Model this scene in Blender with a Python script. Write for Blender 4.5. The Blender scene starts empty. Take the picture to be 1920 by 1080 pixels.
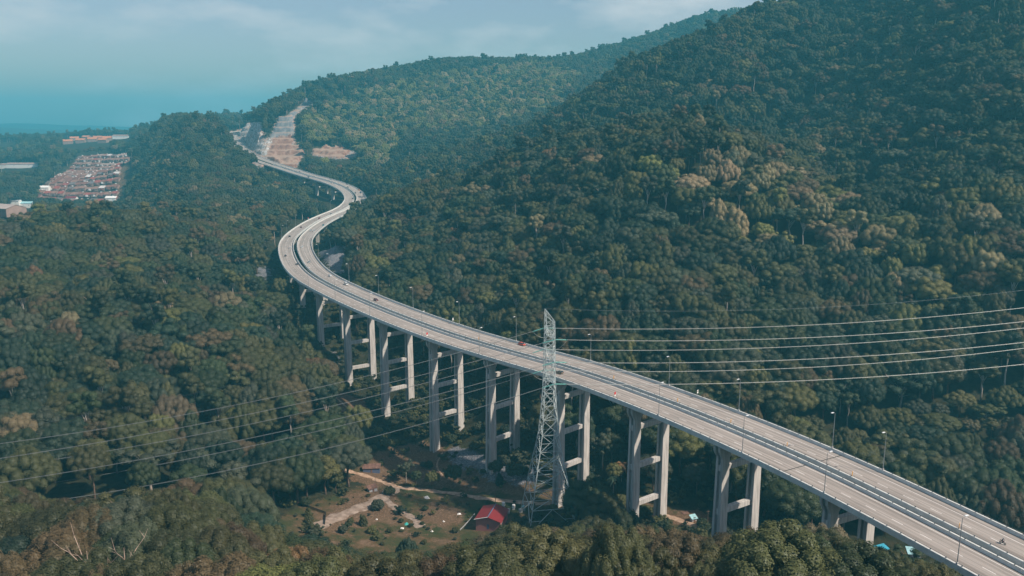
import bpy, bmesh, math, random
import numpy as np
from mathutils import Vector, Matrix
S = bpy.context.scene
COL = S.collection
R = math.radians
rnd = random.Random(7)
# ------------------------------------------------------------------ camera, sky, sun, exposure
F = 1500.0; CZ = 165.0; PITCH = math.atan(302 / F)
cp, sp = math.cos(PITCH), math.sin(PITCH)
cam = bpy.data.objects.new('camera', bpy.data.cameras.new('camera')); COL.objects.link(cam)
cam.location = (0, 0, CZ); cam.rotation_euler = (math.pi / 2 - PITCH, 0, 0)
cam.data.sensor_width = 36; cam.data.lens = F / 1920 * 36; cam.data.clip_start = 1; cam.data.clip_end = 60000
S.camera = cam
SUN_AZ, SUN_EL = math.atan2(0.88, -0.40), R(47)          # azimuth clockwise from +Y
sun_dir = Vector((math.sin(SUN_AZ) * math.cos(SUN_EL), math.cos(SUN_AZ) * math.cos(SUN_EL), math.sin(SUN_EL)))
W = bpy.data.worlds.new('World'); S.world = W; W.use_nodes = True
nt = W.node_tree; nt.nodes.clear()
def N(t, typ, **kw):
    n = t.nodes.new(typ)
    for k, v in kw.items():
        if k.startswith('i_'):
            key = k[2:]; n.inputs[int(key) if key.isdigit() else key.replace('_', ' ')].default_value = v
        else: setattr(n, k, v)
    return n
def ramp(t, pts, fac=None):
    n = t.nodes.new('ShaderNodeValToRGB'); e = n.color_ramp.elements
    while len(e) < len(pts): e.new(0.5)
    for i, (p, c) in enumerate(pts):
        e[i].position = p; e[i].color = (c, c, c, 1) if isinstance(c, (int, float)) else (*c, 1)
    if fac is not None: t.links.new(fac, n.inputs[0])
    return n
sky = N(nt, 'ShaderNodeTexSky', sky_type='NISHITA', sun_disc=False, sun_elevation=SUN_EL, sun_rotation=SUN_AZ,
        altitude=200, air_density=1.1, dust_density=1.6, ozone_density=1.0)
tint = N(nt, 'ShaderNodeMix', data_type='RGBA', blend_type='MULTIPLY'); tint.inputs[0].default_value = 1
tint.inputs[7].default_value = (1.42, 1.22, 1.26, 1)
nt.links.new(sky.outputs[0], tint.inputs[6])
tc = N(nt, 'ShaderNodeTexCoord'); mp = N(nt, 'ShaderNodeMapping'); mp.inputs['Scale'].default_value = (4.5, 4.5, 13.0)
mp.inputs['Location'].default_value = (1.7, 0.4, 0.3)
nt.links.new(tc.outputs['Generated'], mp.inputs[0])
nz = N(nt, 'ShaderNodeTexNoise', i_Scale=1.35, i_Detail=7.0, i_Roughness=0.52); nt.links.new(mp.outputs[0], nz.inputs[0])
cr = ramp(nt, [(0.49, 0.0), (0.72, 0.85)], nz.outputs[0])
cl = N(nt, 'ShaderNodeMix', data_type='RGBA'); cl.inputs[7].default_value = (9.0, 8.6, 8.8, 1)
nt.links.new(cr.outputs[0], cl.inputs[0]); nt.links.new(tint.outputs[2], cl.inputs[6])
bg = N(nt, 'ShaderNodeBackground'); bg.inputs[1].default_value = 0.074
nt.links.new(cl.outputs[2], bg.inputs[0])
wo = N(nt, 'ShaderNodeOutputWorld'); nt.links.new(bg.outputs[0], wo.inputs[0])
sun = bpy.data.objects.new('sun', bpy.data.lights.new('sun', 'SUN')); COL.objects.link(sun)
sun.data.energy = 5.0; sun.data.angle = R(1.2); sun.data.color = (1.0, 0.87, 0.73)
sun.rotation_euler = sun_dir.to_track_quat('Z', 'Y').to_euler()
S.view_settings.view_transform = 'Standard'; S.view_settings.look = 'None'
S.view_settings.exposure = 0.30; S.view_settings.gamma = 1
S.cycles.max_bounces = 5; S.cycles.diffuse_bounces = 2; S.cycles.glossy_bounces = 2; S.cycles.transmission_bounces = 3
S.cycles.volume_bounces = 1; S.cycles.transparent_max_bounces = 6

# ------------------------------------------------------------------ helpers
def ray(u, v):
    x = (u - 960) / F; y = (540 - v) / F
    return np.array([x, cp + y * sp, -sp + y * cp])
def atz(u, v, z):
    r = ray(u, v); t = (z - CZ) / r[2]; return np.array([r[0] * t, r[1] * t, z])
def aty(u, v, y):
    r = ray(u, v); t = y / r[1]; return np.array([r[0] * t, y, CZ + r[2] * t])
def projv(P):
    x, y, z = P[:, 0], P[:, 1], P[:, 2] - CZ
    d = y * cp - z * sp; w = y * sp + z * cp; d = np.where(d < 1, 1, d)
    return 960 + F * x / d, 540 - F * w / d, d
def inpoly(u, v, poly):
    r = np.zeros(len(u), bool); n = len(poly)
    for i in range(n):
        x1, y1 = poly[i]; x2, y2 = poly[(i + 1) % n]
        if y1 == y2: continue
        r ^= ((y1 > v) != (y2 > v)) & (u < (x2 - x1) * (v - y1) / (y2 - y1) + x1)
    return r
def tag(o, label=None, cat=None, group=None, kind=None):
    if label: o['label'] = label
    if cat: o['category'] = cat
    if group: o['group'] = group
    if kind: o['kind'] = kind
    return o
def empty(name, loc=(0, 0, 0), rz=0, label=None, cat=None, group=None):
    o = bpy.data.objects.new(name, None); COL.objects.link(o); o.location = loc; o.rotation_euler[2] = rz
    o.empty_display_size = 1
    return tag(o, label, cat, group)
def npmesh(name, V, faces, mats, smooth=False, fmat=None):
    V = np.asarray(V, np.float32); me = bpy.data.meshes.new(name)
    if isinstance(faces, np.ndarray): loops = faces.ravel(); sizes = np.full(len(faces), faces.shape[1])
    else:
        sizes = np.concatenate([np.full(len(f), f.shape[1]) for f in faces]); loops = np.concatenate([f.ravel() for f in faces])
    me.vertices.add(len(V)); me.vertices.foreach_set('co', V.ravel())
    me.loops.add(len(loops)); me.loops.foreach_set('vertex_index', loops.astype(np.int32))
    st = np.zeros(len(sizes), np.int32); st[1:] = np.cumsum(sizes)[:-1]
    me.polygons.add(len(sizes)); me.polygons.foreach_set('loop_start', st)
    try: me.polygons.foreach_set('loop_total', sizes.astype(np.int32))
    except Exception: pass
    if smooth: me.polygons.foreach_set('use_smooth', np.ones(len(sizes), bool))
    for m in (mats if isinstance(mats, (list, tuple)) else [mats]): me.materials.append(m)
    if fmat is not None: me.polygons.foreach_set('material_index', np.asarray(fmat, np.int32))
    me.update(calc_edges=True); me.validate()
    return me
def link(name, me, parent=None, loc=None):
    o = bpy.data.objects.new(name, me); COL.objects.link(o)
    if parent: o.parent = parent
    if loc is not None: o.location = loc
    return o
class MB:
    def __init__(s): s.v = []; s.f = []; s.m = []; s.cm = 0
    def add(s, vs, fs):
        b = len(s.v); s.v += [tuple(p) for p in vs]
        for f in fs: s.f.append(tuple(b + i for i in f)); s.m.append(s.cm)
        return s
    def box(s, c, sz, rz=0, M=None):
        hx, hy, hz = sz[0] / 2, sz[1] / 2, sz[2] / 2; ca, sa = math.cos(rz), math.sin(rz); vs = []
        for dz in (-hz, hz):
            for dx, dy in ((-hx, -hy), (hx, -hy), (hx, hy), (-hx, hy)):
                vs.append((c[0] + dx * ca - dy * sa, c[1] + dx * sa + dy * ca, c[2] + dz))
        return s.add(vs, [(3, 2, 1, 0), (4, 5, 6, 7), (0, 1, 5, 4), (1, 2, 6, 5), (2, 3, 7, 6), (3, 0, 4, 7)])
    def bar(s, a, b, r, n=4, r2=None, caps=True):
        a = Vector(a); b = Vector(b); d = (b - a)
        if d.length < 1e-6: return s
        d.normalize(); up = Vector((0, 0, 1)) if abs(d.z) < .95 else Vector((1, 0, 0))
        x = d.cross(up).normalized(); y = d.cross(x); r2 = r if r2 is None else r2; vs = []
        for p, q in ((a, r), (b, r2)):
            for k in range(n):
                t = 2 * math.pi * (k + .5) / n; vs.append(p + x * math.cos(t) * q + y * math.sin(t) * q)
        fs = [(k, (k + 1) % n, n + (k + 1) % n, n + k) for k in range(n)]
        if caps: fs += [tuple(range(n - 1, -1, -1)), tuple(range(n, 2 * n))]
        return s.add(vs, fs)
    def tube(s, pts, rs, n=6):
        P = [Vector(p) for p in pts]; vs = []; m = len(P)
        if not hasattr(rs, '__len__'): rs = [rs] * m
        for i, p in enumerate(P):
            d = (P[min(i + 1, m - 1)] - P[max(i - 1, 0)]).normalized()
            up = Vector((0, 0, 1)) if abs(d.z) < .9 else Vector((1, 0, 0)); x = d.cross(up).normalized(); y = d.cross(x)
            for k in range(n):
                t = 2 * math.pi * k / n; vs.append(p + (x * math.cos(t) + y * math.sin(t)) * rs[i])
        fs = [(i * n + k, i * n + (k + 1) % n, (i + 1) * n + (k + 1) % n, (i + 1) * n + k) for i in range(m - 1) for k in range(n)]
        fs += [tuple(range(n - 1, -1, -1)), tuple(range((m - 1) * n, m * n))]
        return s.add(vs, fs)
    def mesh(s, name, mats, smooth=False):
        me = bpy.data.meshes.new(name); me.from_pydata(s.v, [], s.f)
        for m in (mats if isinstance(mats, (list, tuple)) else [mats]): me.materials.append(m)
        me.polygons.foreach_set('material_index', s.m)
        if smooth: me.polygons.foreach_set('use_smooth', [True] * len(s.f))
        me.update(); return me
    def build(s, name, mats, parent=None, smooth=False, loc=None): return link(name, s.mesh(name, mats, smooth), parent, loc)

def mat(name, col, rough=0.8, metal=0.0, var=0.0, scale=1.0, bump=0.0, spec=0.3, col2=None, detail=4.0, stretch=None, lo=0.35, hi=0.65):
    m = bpy.data.materials.new(name); m.use_nodes = True; t = m.node_tree; b = t.nodes['Principled BSDF']
    b.inputs['Base Color'].default_value = (*col, 1); b.inputs['Roughness'].default_value = rough
    b.inputs['Metallic'].default_value = metal; b.inputs['Specular IOR Level'].default_value = spec
    if var or col2:
        c = N(t, 'ShaderNodeTexCoord'); mpp = N(t, 'ShaderNodeMapping')
        if stretch: mpp.inputs['Scale'].default_value = stretch
        t.links.new(c.outputs['Object'], mpp.inputs[0])
        z = N(t, 'ShaderNodeTexNoise', i_Scale=scale, i_Detail=detail, i_Roughness=0.6); t.links.new(mpp.outputs[0], z.inputs[0])
        c2 = col2 if col2 else tuple(max(0, x * (1 - var)) for x in col); c1 = col if col2 else tuple(min(1, x * (1 + var)) for x in col)
        rp = ramp(t, [(lo, c2), (hi, c1)], z.outputs[0]); t.links.new(rp.outputs[0], b.inputs['Base Color'])
        if bump:
            bp = N(t, 'ShaderNodeBump', i_Strength=bump, i_Distance=0.3); t.links.new(z.outputs[0], bp.inputs['Height']); t.links.new(bp.outputs[0], b.inputs['Normal'])
    return m
M = {}
M['concrete'] = mat('concrete', (0.43, 0.41, 0.39), .85, var=.34, scale=1.0, bump=.1, stretch=(1.3, 1.3, .10), detail=8, lo=.28, hi=.62)
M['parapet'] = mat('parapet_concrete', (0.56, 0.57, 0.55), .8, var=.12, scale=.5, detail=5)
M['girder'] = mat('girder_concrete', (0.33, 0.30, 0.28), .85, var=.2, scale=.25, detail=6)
M['steel'] = mat('galvanised_steel', (0.46, 0.52, 0.52), .55, .3, var=.2, scale=.4)
M['rail'] = mat('rail_metal', (0.12, 0.14, 0.15), .5, .5)
M['wire'] = mat('aluminium_wire', (0.23, 0.24, 0.24), .5, .4)
M['glassins'] = mat('glass_insulator', (0.18, 0.48, 0.42), .25, 0, spec=.6)
M['pole'] = mat('pole_metal', (0.30, 0.32, 0.33), .5, .4)
M['lamphead'] = mat('lamp_head', (0.75, 0.77, 0.78), .4)
M['white'] = mat('white_paint', (0.78, 0.77, 0.74), .6, var=.05)
M['marking'] = mat('road_marking', (0.66, 0.63, 0.60), .7, var=.12, scale=.8)
M['joint'] = mat('joint_rubber', (0.05, 0.045, 0.04), .8)
M['bark'] = mat('bark', (0.15, 0.10, 0.075), .9, var=.3, scale=1.2)
M['palebark'] = mat('pale_bark', (0.36, 0.31, 0.27), .9, var=.25, scale=1.0)
M['deadwood'] = mat('dead_wood', (0.40, 0.30, 0.24), .9, var=.2, scale=1.0)

# ------------------------------------------------------------------ road centreline (top of parapets)
CT = [(132.1,161.2,60.0),(116.2,198.6,60.0),(98.8,235.6,60.0),(78.3,271.5,60.0),(55.6,305.6,60.0),(29.9,338.5,60.0),(1.1,367.7,60.0),(-25.6,395.9,60.0),(-50.3,426.5,60.0),(-73.9,458.3,60.0),(-96.4,491.0,60.0),(-117.8,524.4,60.0),(-137.6,558.2,60.0),(-154.3,593.2,60.0),(-168.6,629.8,60.0),(-181.4,667.3,60.0),(-193.0,705.2,60.0),(-202.6,743.2,60.0),(-209.7,781.7,60.0),(-214.7,820.9,60.0),(-218.2,860.5,60.0),(-220.5,900.0,60.0),(-220.8,938.9,60.2),(-218.5,977.9,60.8),(-213.8,1018.0,62.2),(-211.4,1059.9,65.2),(-215.2,1102.7,70.5),(-230.7,1142.0,77.5),
 (-254.9,1174,84),(-282,1204,88.5),(-309,1234,92),(-335,1266,95.5),(-362,1300,99.5),(-390,1334,103.5),(-420,1370,108.5),(-453,1415,114),(-484,1465,120),(-511,1520,126.5),(-537,1580,133),(-565,1645,139),(-592,1710,144),(-615,1775,148.5),(-632,1840,151.8),(-640,1905,154.2),(-635,1970,156.2),(-615,2030,157.5)]
CT = [(184.0, 0.0, 60.0), (162.0, 81.0, 60.0), (147.3, 122.0, 60.0)] + CT
CT = np.array(CT, float)
def catmull(P, per=10):
    out = []
    n = len(P)
    for i in range(n - 1):
        p0, p1, p2, p3 = P[max(i - 1, 0)], P[i], P[i + 1], P[min(i + 2, n - 1)]
        for k in range(per):
            t = k / per
            out.append(.5 * ((2 * p1) + (-p0 + p2) * t + (2 * p0 - 5 * p1 + 4 * p2 - p3) * t * t + (-p0 + 3 * p1 - 3 * p2 + p3) * t ** 3))
    out.append(P[-1]); return np.array(out)
CL = catmull(CT)
CL0 = CL
_s = np.r_[0, np.cumsum(np.linalg.norm(np.diff(CL[:, :2], axis=0), axis=1))]
STEP = 4.0; SS = np.arange(0, _s[-1], STEP)
CL = np.c_[np.interp(SS, _s, CL[:, 0]), np.interp(SS, _s, CL[:, 1]), np.interp(SS, _s, CL[:, 2])]
for _ in range(6): CL[1:-1] = (CL[:-2] + 2 * CL[1:-1] + CL[2:]) / 4
TT = np.gradient(CL[:, :2], axis=0); TT /= np.linalg.norm(TT, axis=1)[:, None]; NN = np.c_[TT[:, 1], -TT[:, 0]]
def road_at(s, o=0.0, dz=0.0):
    i = min(max(s / STEP, 0), len(CL) - 1.001); k = int(i); t = i - k
    c = CL[k] * (1 - t) + CL[k + 1] * t; n = NN[k] * (1 - t) + NN[k + 1] * t
    return np.array([c[0] + n[0] * o, c[1] + n[1] * o, c[2] + dz])
def road_dir(s):
    k = int(min(max(s / STEP, 0), len(CL) - 1)); return TT[k]
def nearest_s(x, y):
    k = int(np.argmin((CL[:, 0] - x) ** 2 + (CL[:, 1] - y) ** 2)); d = np.array([x, y]) - CL[k, :2]
    return k * STEP + float(d @ TT[k]), float(d @ NN[k])
S_END = nearest_s(-395, 1340)[0]      # the viaduct ends here, then the road runs on the ground

# ------------------------------------------------------------------ terrain
def fbm(x, y, seed=0, octaves=4, scale=1.0):
    rs = np.random.RandomState(seed); z = 0; a = 1
    for o in range(octaves):
        for _ in range(3):
            th = rs.rand() * 6.283; ph = rs.rand() * 6.283; k = 2 * math.pi / scale * (2 ** o) * (0.8 + .4 * rs.rand())
            z = z + a * np.sin((x * math.cos(th) + y * math.sin(th)) * k + ph + 1.3 * np.sin((x * math.sin(th) - y * math.cos(th)) * k * .6 + ph * 2)) / 3
        a *= .5
    return z
ctl = []
def C(u, v, y, can=16):
    p = aty(u, v, y); ctl.append((p[0], p[1], p[2] - can - (4 if y > 450 and can >= 12 else 0)))
def G(x, y, z): ctl.append((x, y, z))
for a in [(-300,1080,175,18),(0,1080,180,19),(300,965,205,19),(50,908,262,17),(0,885,290,17),(400,900,290,17),(200,800,330,17),(600,1060,232,17),(780,1075,225,17),(1000,1050,235,17),(1250,1060,215,18),(1250,985,268,17),
          (1450,1045,205,18),(1450,1000,240,17),(1700,1065,190,18),(480,885,360,0),(650,765,437,0),(300,700,390,17),(550,690,425,17),(540,600,500,16),(100,600,430,17),(300,550,480,17),(-200,600,430,17),
          (100,450,600,16),(300,412,700,16),(470,455,680,16),(500,400,1000,15),(0,402,700,16),(-300,402,700,16),(500,520,600,15),(300,392,900,20),(450,378,1000,18),(-100,392,900,20),(560,375,950,18),(595,372,1180,3),(624,385,1110,3),
          (250,252,2000,15),(292,228,1750,15),(350,219,1550,15),(385,229,1500,15),(415,252,1400,14),(458,292,1330,14),(350,300,1250,15),(400,345,1080,15),(520,345,1170,14),(490,318,1250,14),(262,350,1500,12),(290,300,1500,14),(262,300,1750,12),(270,380,1150,16),(330,360,1050,16),
          (150,374,1500,0),(75,368,1500,0),(235,368,1500,0),(145,297,1880,0),(250,290,1880,0),(160,330,1690,0),(0,330,1500,14),(0,300,1900,14),(0,268,2350,14),(160,262,2350,6),(100,252,2800,14),(230,247,2800,14),(-250,262,2500,14),(-250,330,1500,14),
          (15,400,1000,0),(0,386,1150,14),(150,384,1350,12),(150,405,950,18),(150,402,1100,18),(240,400,1000,16),(50,404,950,18),(240,388,1250,12),
          (1300,870,333,12),(1300,760,365,15),(1300,600,425,16),(1300,450,500,16),(1300,300,570,16),(1335,224,625,17),(1700,900,305,15),(1700,700,380,16),(1900,500,430,16),(1900,300,530,16),(1900,100,680,16),(1900,-130,850,16),
          (1600,0,1000,16),(1600,200,800,16),(1600,350,640,16),(1450,262,720,16),(1500,500,480,16),(1500,650,400,16),(1900,780,345,16),(1000,400,600,16),(1000,500,520,16),(1000,590,450,16),(640,440,800,16),(630,425,700,12),(800,450,650,16),(800,548,545,16),(700,455,715,16),(750,400,740,16),(870,330,810,16),
          (665,440,700,16),(705,380,780,18),(760,352,810,17),(1000,262,790,17),(1150,242,720,17),(1250,228,665,17),(2200,500,430,16),(2300,100,680,16),(2200,800,345,16),
          (800,352,1050,14),(870,350,960,10),(1000,290,930,14),(1250,250,830,14),(1450,235,860,16),(760,305,1200,14),(900,262,1200,14),
          (1000,235,1120,15),(1100,180,1150,15),(1180,125,1120,15),(1240,88,1080,15),(1400,150,900,16),(1400,15,1080,16),(1300,160,920,16),(1330,60,1080,16),(1600,-120,1200,16),(1900,-350,1200,16),
          (700,325,1300,14),(760,280,1400,14),(850,200,1650,14),(660,250,1520,14),(1000,190,1600,14),(700,200,1700,14),(610,225,1620,12),(950,150,1800,14),(1100,150,1700,14),
          (470,213,1850,14),(482,208,1640,14),(510,195,1640,14),(545,185,1680,14),(580,172,1720,14),(605,166,1750,14),(620,155,1800,14),(645,147,1850,14),(690,134,1900,14),(740,133,1900,14),(775,137,1900,13),(800,124,1900,14),(840,112,1950,14),(960,111,2000,14),(1090,106,2000,14),(1230,60,2100,14),(1390,-2,2200,14),(1600,-90,2300,14),
          (380,216,2350,14),(440,212,2350,14),(310,232,2350,14),(380,236,1900,14),(455,236,2100,14),
          (530,300,1420,0),(508,290,1450,0),(545,215,1560,0),(470,232,1640,0),(452,262,1560,0),(600,186,1680,0),(560,300,1400,0),(660,290,1440,0),(640,330,1280,8)]: C(*a)
for a in [(21,336,-3),(-10,368,-1),(-41,402,-4),(-74,444,0),(-104,487,4),(-131,530,18),(-153,570,36),(-175,622,43),(49,301,2),(62,312,3),(74,263,8),(87,274,8),(96,223,20),(110,231,18),(-60,330,-3),(-20,300,-3),(-100,350,0),(40,290,-1),(15,320,-2),(0,250,6),
          (-190,690,42),(-205,760,44),(-218,860,46),(-218,960,46),(-212,1050,48),(140,165,40),(60,215,10),
          (-700,2600,90),(-200,2700,110),(300,2700,140),(900,2700,200),(-800,2250,140),(0,3300,60),(900,3300,60),(-900,3300,90),(-1700,3300,90),(-550,1650,125),
          (-400,1750,150),(0,2500,190),(700,1700,260),(400,1250,205),(500,1450,270),(1000,1500,330),(-100,1350,100)]: G(*a)
ctl = np.array(ctl)
def lp(x, y): return np.c_[np.arctan2(x, y), np.log(np.hypot(x, y))]
def tps(r2): return .5 * r2 * np.log(r2 + 1e-12)
A = lp(ctl[:, 0], ctl[:, 1]); n = len(A)
K = tps(((A[:, None] - A[None]) ** 2).sum(-1)) + np.eye(n) * 2e-4
P = np.c_[np.ones(n), A]
wts = np.linalg.solve(np.block([[K, P], [P.T, np.zeros((3, 3))]]), np.r_[ctl[:, 2], np.zeros(3)])
NA, ND = 900, 620
AZ = np.linspace(R(-62), R(62), NA); LD = np.linspace(math.log(25), math.log(9000), ND)
az, ld = np.meshgrid(AZ, LD, indexing='ij'); dd = np.exp(ld); gx = dd * np.sin(az); gy = dd * np.cos(az)
gz = np.zeros(az.size); q = np.c_[np.clip(az.ravel(), R(-42), R(42)), np.clip(ld.ravel(), math.log(130), math.log(3400))]
for i in range(0, len(q), 20000):
    c = q[i:i + 20000]; gz[i:i + 20000] = tps(((c[:, None] - A[None]) ** 2).sum(-1)) @ wts[:n] + np.c_[np.ones(len(c)), c] @ wts[n:]
gz = gz.reshape(az.shape)
amp = np.clip((dd - 330) / 900, 0, 1)
gz += amp * 3.5 * fbm(gx, gy, 3, 4, 260) + np.clip((dd - 200) / 300, .25, 1) * .8 * fbm(gx, gy, 5, 3, 38)
far = 85 + 40 * fbm(gx, gy, 11, 3, 4200) + 75 * np.clip((dd - 6000) / 2500, 0, 1) + 12 * fbm(gx, gy, 12, 3, 1500)
t = np.clip((dd - 3000) / 900, 0, 1); t = t * t * (3 - 2 * t); gz = gz * (1 - t) + far * t
gz = np.clip(gz, -6, 425)
flatgz = gz.ravel(); FX, FY = gx.ravel(), gy.ravel()
near = np.where((FX > -760) & (FX < 240) & (FY > 0) & (FY < 2150))[0]
bd = np.full(len(near), 1e9); bk = np.zeros(len(near), int)
for k in range(0, len(CL), 2):
    d2 = (FX[near] - CL[k, 0]) ** 2 + (FY[near] - CL[k, 1]) ** 2; mk = d2 < bd; bd[mk] = d2[mk]; bk[mk] = k
bd = np.sqrt(bd); rz_ = CL[bk, 2]; onground = bk * STEP > S_END
w = np.clip((bd - 16) / 22, 0, 1); w = w * w * (3 - 2 * w); z0 = flatgz[near]
flatgz[near] = np.where(onground, z0 * w + (rz_ - 1.35) * (1 - w), np.where(bd < 60, np.minimum(z0, rz_ - 12 + np.clip(bd - 18, 0, 99) * .8), z0))
gz = flatgz.reshape(az.shape)
def zt(x, y):
    x = np.atleast_1d(x).astype(float); y = np.atleast_1d(y).astype(float)
    a = np.clip((np.arctan2(x, y) - AZ[0]) / (AZ[1] - AZ[0]), 0, NA - 1.001); l = np.clip((np.log(np.maximum(np.hypot(x, y), 1)) - LD[0]) / (LD[1] - LD[0]), 0, ND - 1.001)
    i = a.astype(int); j = l.astype(int); fa = a - i; fl = l - j
    return (gz[i, j] * (1 - fa) + gz[i + 1, j] * fa) * (1 - fl) + (gz[i, j + 1] * (1 - fa) + gz[i + 1, j + 1] * fa) * fl
def z1(x, y): return float(zt(x, y)[0])
def on_ground(u, v, y0=150, y1=3500):
    """where the line of sight through a pixel meets the terrain"""
    r = ray(u, v); ys = np.exp(np.linspace(math.log(y0), math.log(y1), 1500)); X = r[0] / r[1] * ys; Z = CZ + r[2] / r[1] * ys
    h = np.where(Z < zt(X, ys))[0]; k = h[0] if len(h) else len(ys) - 1
    return np.array([X[k], ys[k], z1(X[k], ys[k])])
# ground cover masks: R bare soil, G grass, B rock
PU, PV, PD = projv(np.c_[gx.ravel(), gy.ravel(), gz.ravel()]); GY = gy.ravel()
MEADOW = [(490,995),(560,950),(640,925),(700,905),(650,880),(700,850),(740,840),(800,828),(850,830),(1000,885),(1110,905),(1120,945),(1000,955),(960,992),(900,1005),(860,1020),(780,1040),(690,1035),(600,1012),(520,1014)]
SOIL = [[(700,850),(735,838),(800,826),(840,828),(870,875),(980,905),(1110,925),(1110,942),(960,925),(880,925),(800,912),(735,905),(690,885)],[(640,880),(735,900),(700,915),(640,900)],[(385,872),(545,870),(560,892),(400,897)],[(620,730),(690,740),(690,800),(640,790)],
        [(800,940),(880,955),(860,985),(790,975)],[(1240,950),(1340,960),(1340,985),(1260,985)],[(640,925),(740,915),(760,960),(590,1000)]]
SOIL2 = [[(600,992),(700,962),(800,955),(880,975),(870,1012),(780,1036),(650,1028)],[(500,985),(560,955),(600,960),(585,990),(520,1008)]]
ROCK = [[(838,832),(900,850),(905,880),(870,880),(835,860)],[(900,860),(1010,880),(1010,912),(905,900)],[(650,450),(640,495),(665,500),(655,480),(620,470)],[(480,495),(512,500),(510,528),(484,525)],[(600,640),(625,655),(640,690),(620,690)],
        [(635,520),(590,470),(612,455),(640,480),(668,478),(660,510)]]
CUT = [[(435,262),(456,236),(494,229),(495,246),(488,260),(500,262),(511,250),(514,235),(521,218),(551,217),(554,262),(547,273),(565,272),(574,285),(563,302),(554,319),(520,312),(480,290),(450,275)],[(536,218),(575,186),(594,182),(592,190),(560,212),(552,220)],[(582,278),(640,276),(670,284),(672,294),(640,298),(583,292)]]
def mask(polys, lo, hi):
    r = np.zeros(len(PU), bool)
    for p in polys: r |= inpoly(PU, PV, p)
    return (r & (GY > lo) & (GY < hi)).astype(np.float32)
mG = mask([MEADOW, [(1105,925),(1250,940),(1345,975),(1355,1012),(1290,1008),(1110,955)]], 240, 460); mS = mask(SOIL, 240, 470); mR = mask(ROCK, 300, 760)
mC = mask(CUT, 1150, 2000); mS = np.maximum(mS * .85, mask(SOIL2, 240, 470) * .38)
gb = np.zeros(len(PU), np.float32); gb[near] = (onground & (bd < 24)).astype(np.float32)
mC = np.maximum(mC, gb)
EST = [(64,370),(145,296),(250,288),(244,330),(226,376)]
mE = mask([EST, [(-40,400),(28,392),(28,412),(-40,412)]], 900, 2300)
attr = np.c_[np.maximum(mS, mE * .8), mG, mC, mR].astype(np.float32)
def blur(a, ra, rd):
    a = a.reshape(NA, ND).astype(np.float32)
    for _ in range(2):
        for ax, r_ in ((0, ra), (1, rd)):
            a = sum(np.roll(a, k, ax) for k in range(-r_, r_ + 1)) / (2 * r_ + 1)
    return a.ravel()
attr = np.c_[blur(attr[:, 0], 4, 1), blur(attr[:, 1], 4, 1), blur(attr[:, 2], 1, 1), blur(attr[:, 3], 4, 1)].astype(np.float32)
I, J = np.meshgrid(np.arange(NA - 1), np.arange(ND - 1), indexing='ij'); b = (I * ND + J).ravel()
gm = bpy.data.materials.new('forest_ground'); gm.use_nodes = True; t = gm.node_tree; bs = t.nodes['Principled BSDF']
bs.inputs['Roughness'].default_value = .95; bs.inputs['Specular IOR Level'].default_value = .1
ga = N(t, 'ShaderNodeAttribute', attribute_name='cover'); sx = N(t, 'ShaderNodeSeparateColor'); t.links.new(ga.outputs['Color'], sx.inputs[0])
geo = N(t, 'ShaderNodeNewGeometry')
n1 = N(t, 'ShaderNodeTexNoise', i_Scale=.22, i_Detail=6.0, i_Roughness=.65); t.links.new(geo.outputs['Position'], n1.inputs[0])
n2 = N(t, 'ShaderNodeTexNoise', i_Scale=1.4, i_Detail=5.0, i_Roughness=.7); t.links.new(geo.outputs['Position'], n2.inputs[0])
def edge(sock, noise):
    a_ = N(t, 'ShaderNodeMath', operation='MULTIPLY_ADD'); t.links.new(noise, a_.inputs[0]); a_.inputs[1].default_value = 1.5; a_.inputs[2].default_value = -.75
    b_ = N(t, 'ShaderNodeMath', operation='ADD'); t.links.new(sock, b_.inputs[0]); t.links.new(a_.outputs[0], b_.inputs[1])
    return ramp(t, [(.42, 0.0), (.58, 1.0)], b_.outputs[0]).outputs[0]
def mixc(f, a_, b_):
    m_ = N(t, 'ShaderNodeMix', data_type='RGBA'); t.links.new(f, m_.inputs[0]); t.links.new(a_, m_.inputs[6]); t.links.new(b_, m_.inputs[7]); return m_.outputs[2]
floor_ = ramp(t, [(.35, (.018, .024, .013)), (.65, (.05, .045, .025))], n1.outputs[0]).outputs[0]
n5 = N(t, 'ShaderNodeTexNoise', i_Scale=.07, i_Detail=7.0, i_Roughness=.7); t.links.new(geo.outputs['Position'], n5.inputs[0])
grass_ = ramp(t, [(.34, (.035, .050, .018)), (.46, (.060, .060, .026)), (.54, (.105, .070, .036)), (.62, (.17, .115, .075))], n5.outputs[0]).outputs[0]
soil_ = ramp(t, [(.3, (.075, .048, .028)), (.55, (.15, .095, .058)), (.72, (.32, .23, .165))], n2.outputs[0]).outputs[0]
mpc = N(t, 'ShaderNodeMapping'); mpc.inputs['Scale'].default_value = (1, 1, 3.2); t.links.new(geo.outputs['Position'], mpc.inputs[0])
n3 = N(t, 'ShaderNodeTexNoise', i_Scale=.13, i_Detail=9.0, i_Roughness=.75); t.links.new(mpc.outputs[0], n3.inputs[0])
n4 = N(t, 'ShaderNodeTexNoise', i_Scale=.9, i_Detail=8.0, i_Roughness=.8); t.links.new(mpc.outputs[0], n4.inputs[0])
rock_ = ramp(t, [(.36, (.05, .06, .065)), (.44, (.16, .17, .18)), (.48, (.40, .39, .38)), (.52, (.20, .14, .12)), (.56, (.36, .20, .14)), (.64, (.50, .40, .35))], n3.outputs[0]).outputs[0]
c_ = mixc(edge(sx.outputs[1], n2.outputs[0]), floor_, grass_); c_ = mixc(edge(sx.outputs[0], n1.outputs[0]), c_, soil_); c_ = mixc(edge(sx.outputs[2], n1.outputs[0]), c_, rock_)
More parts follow.
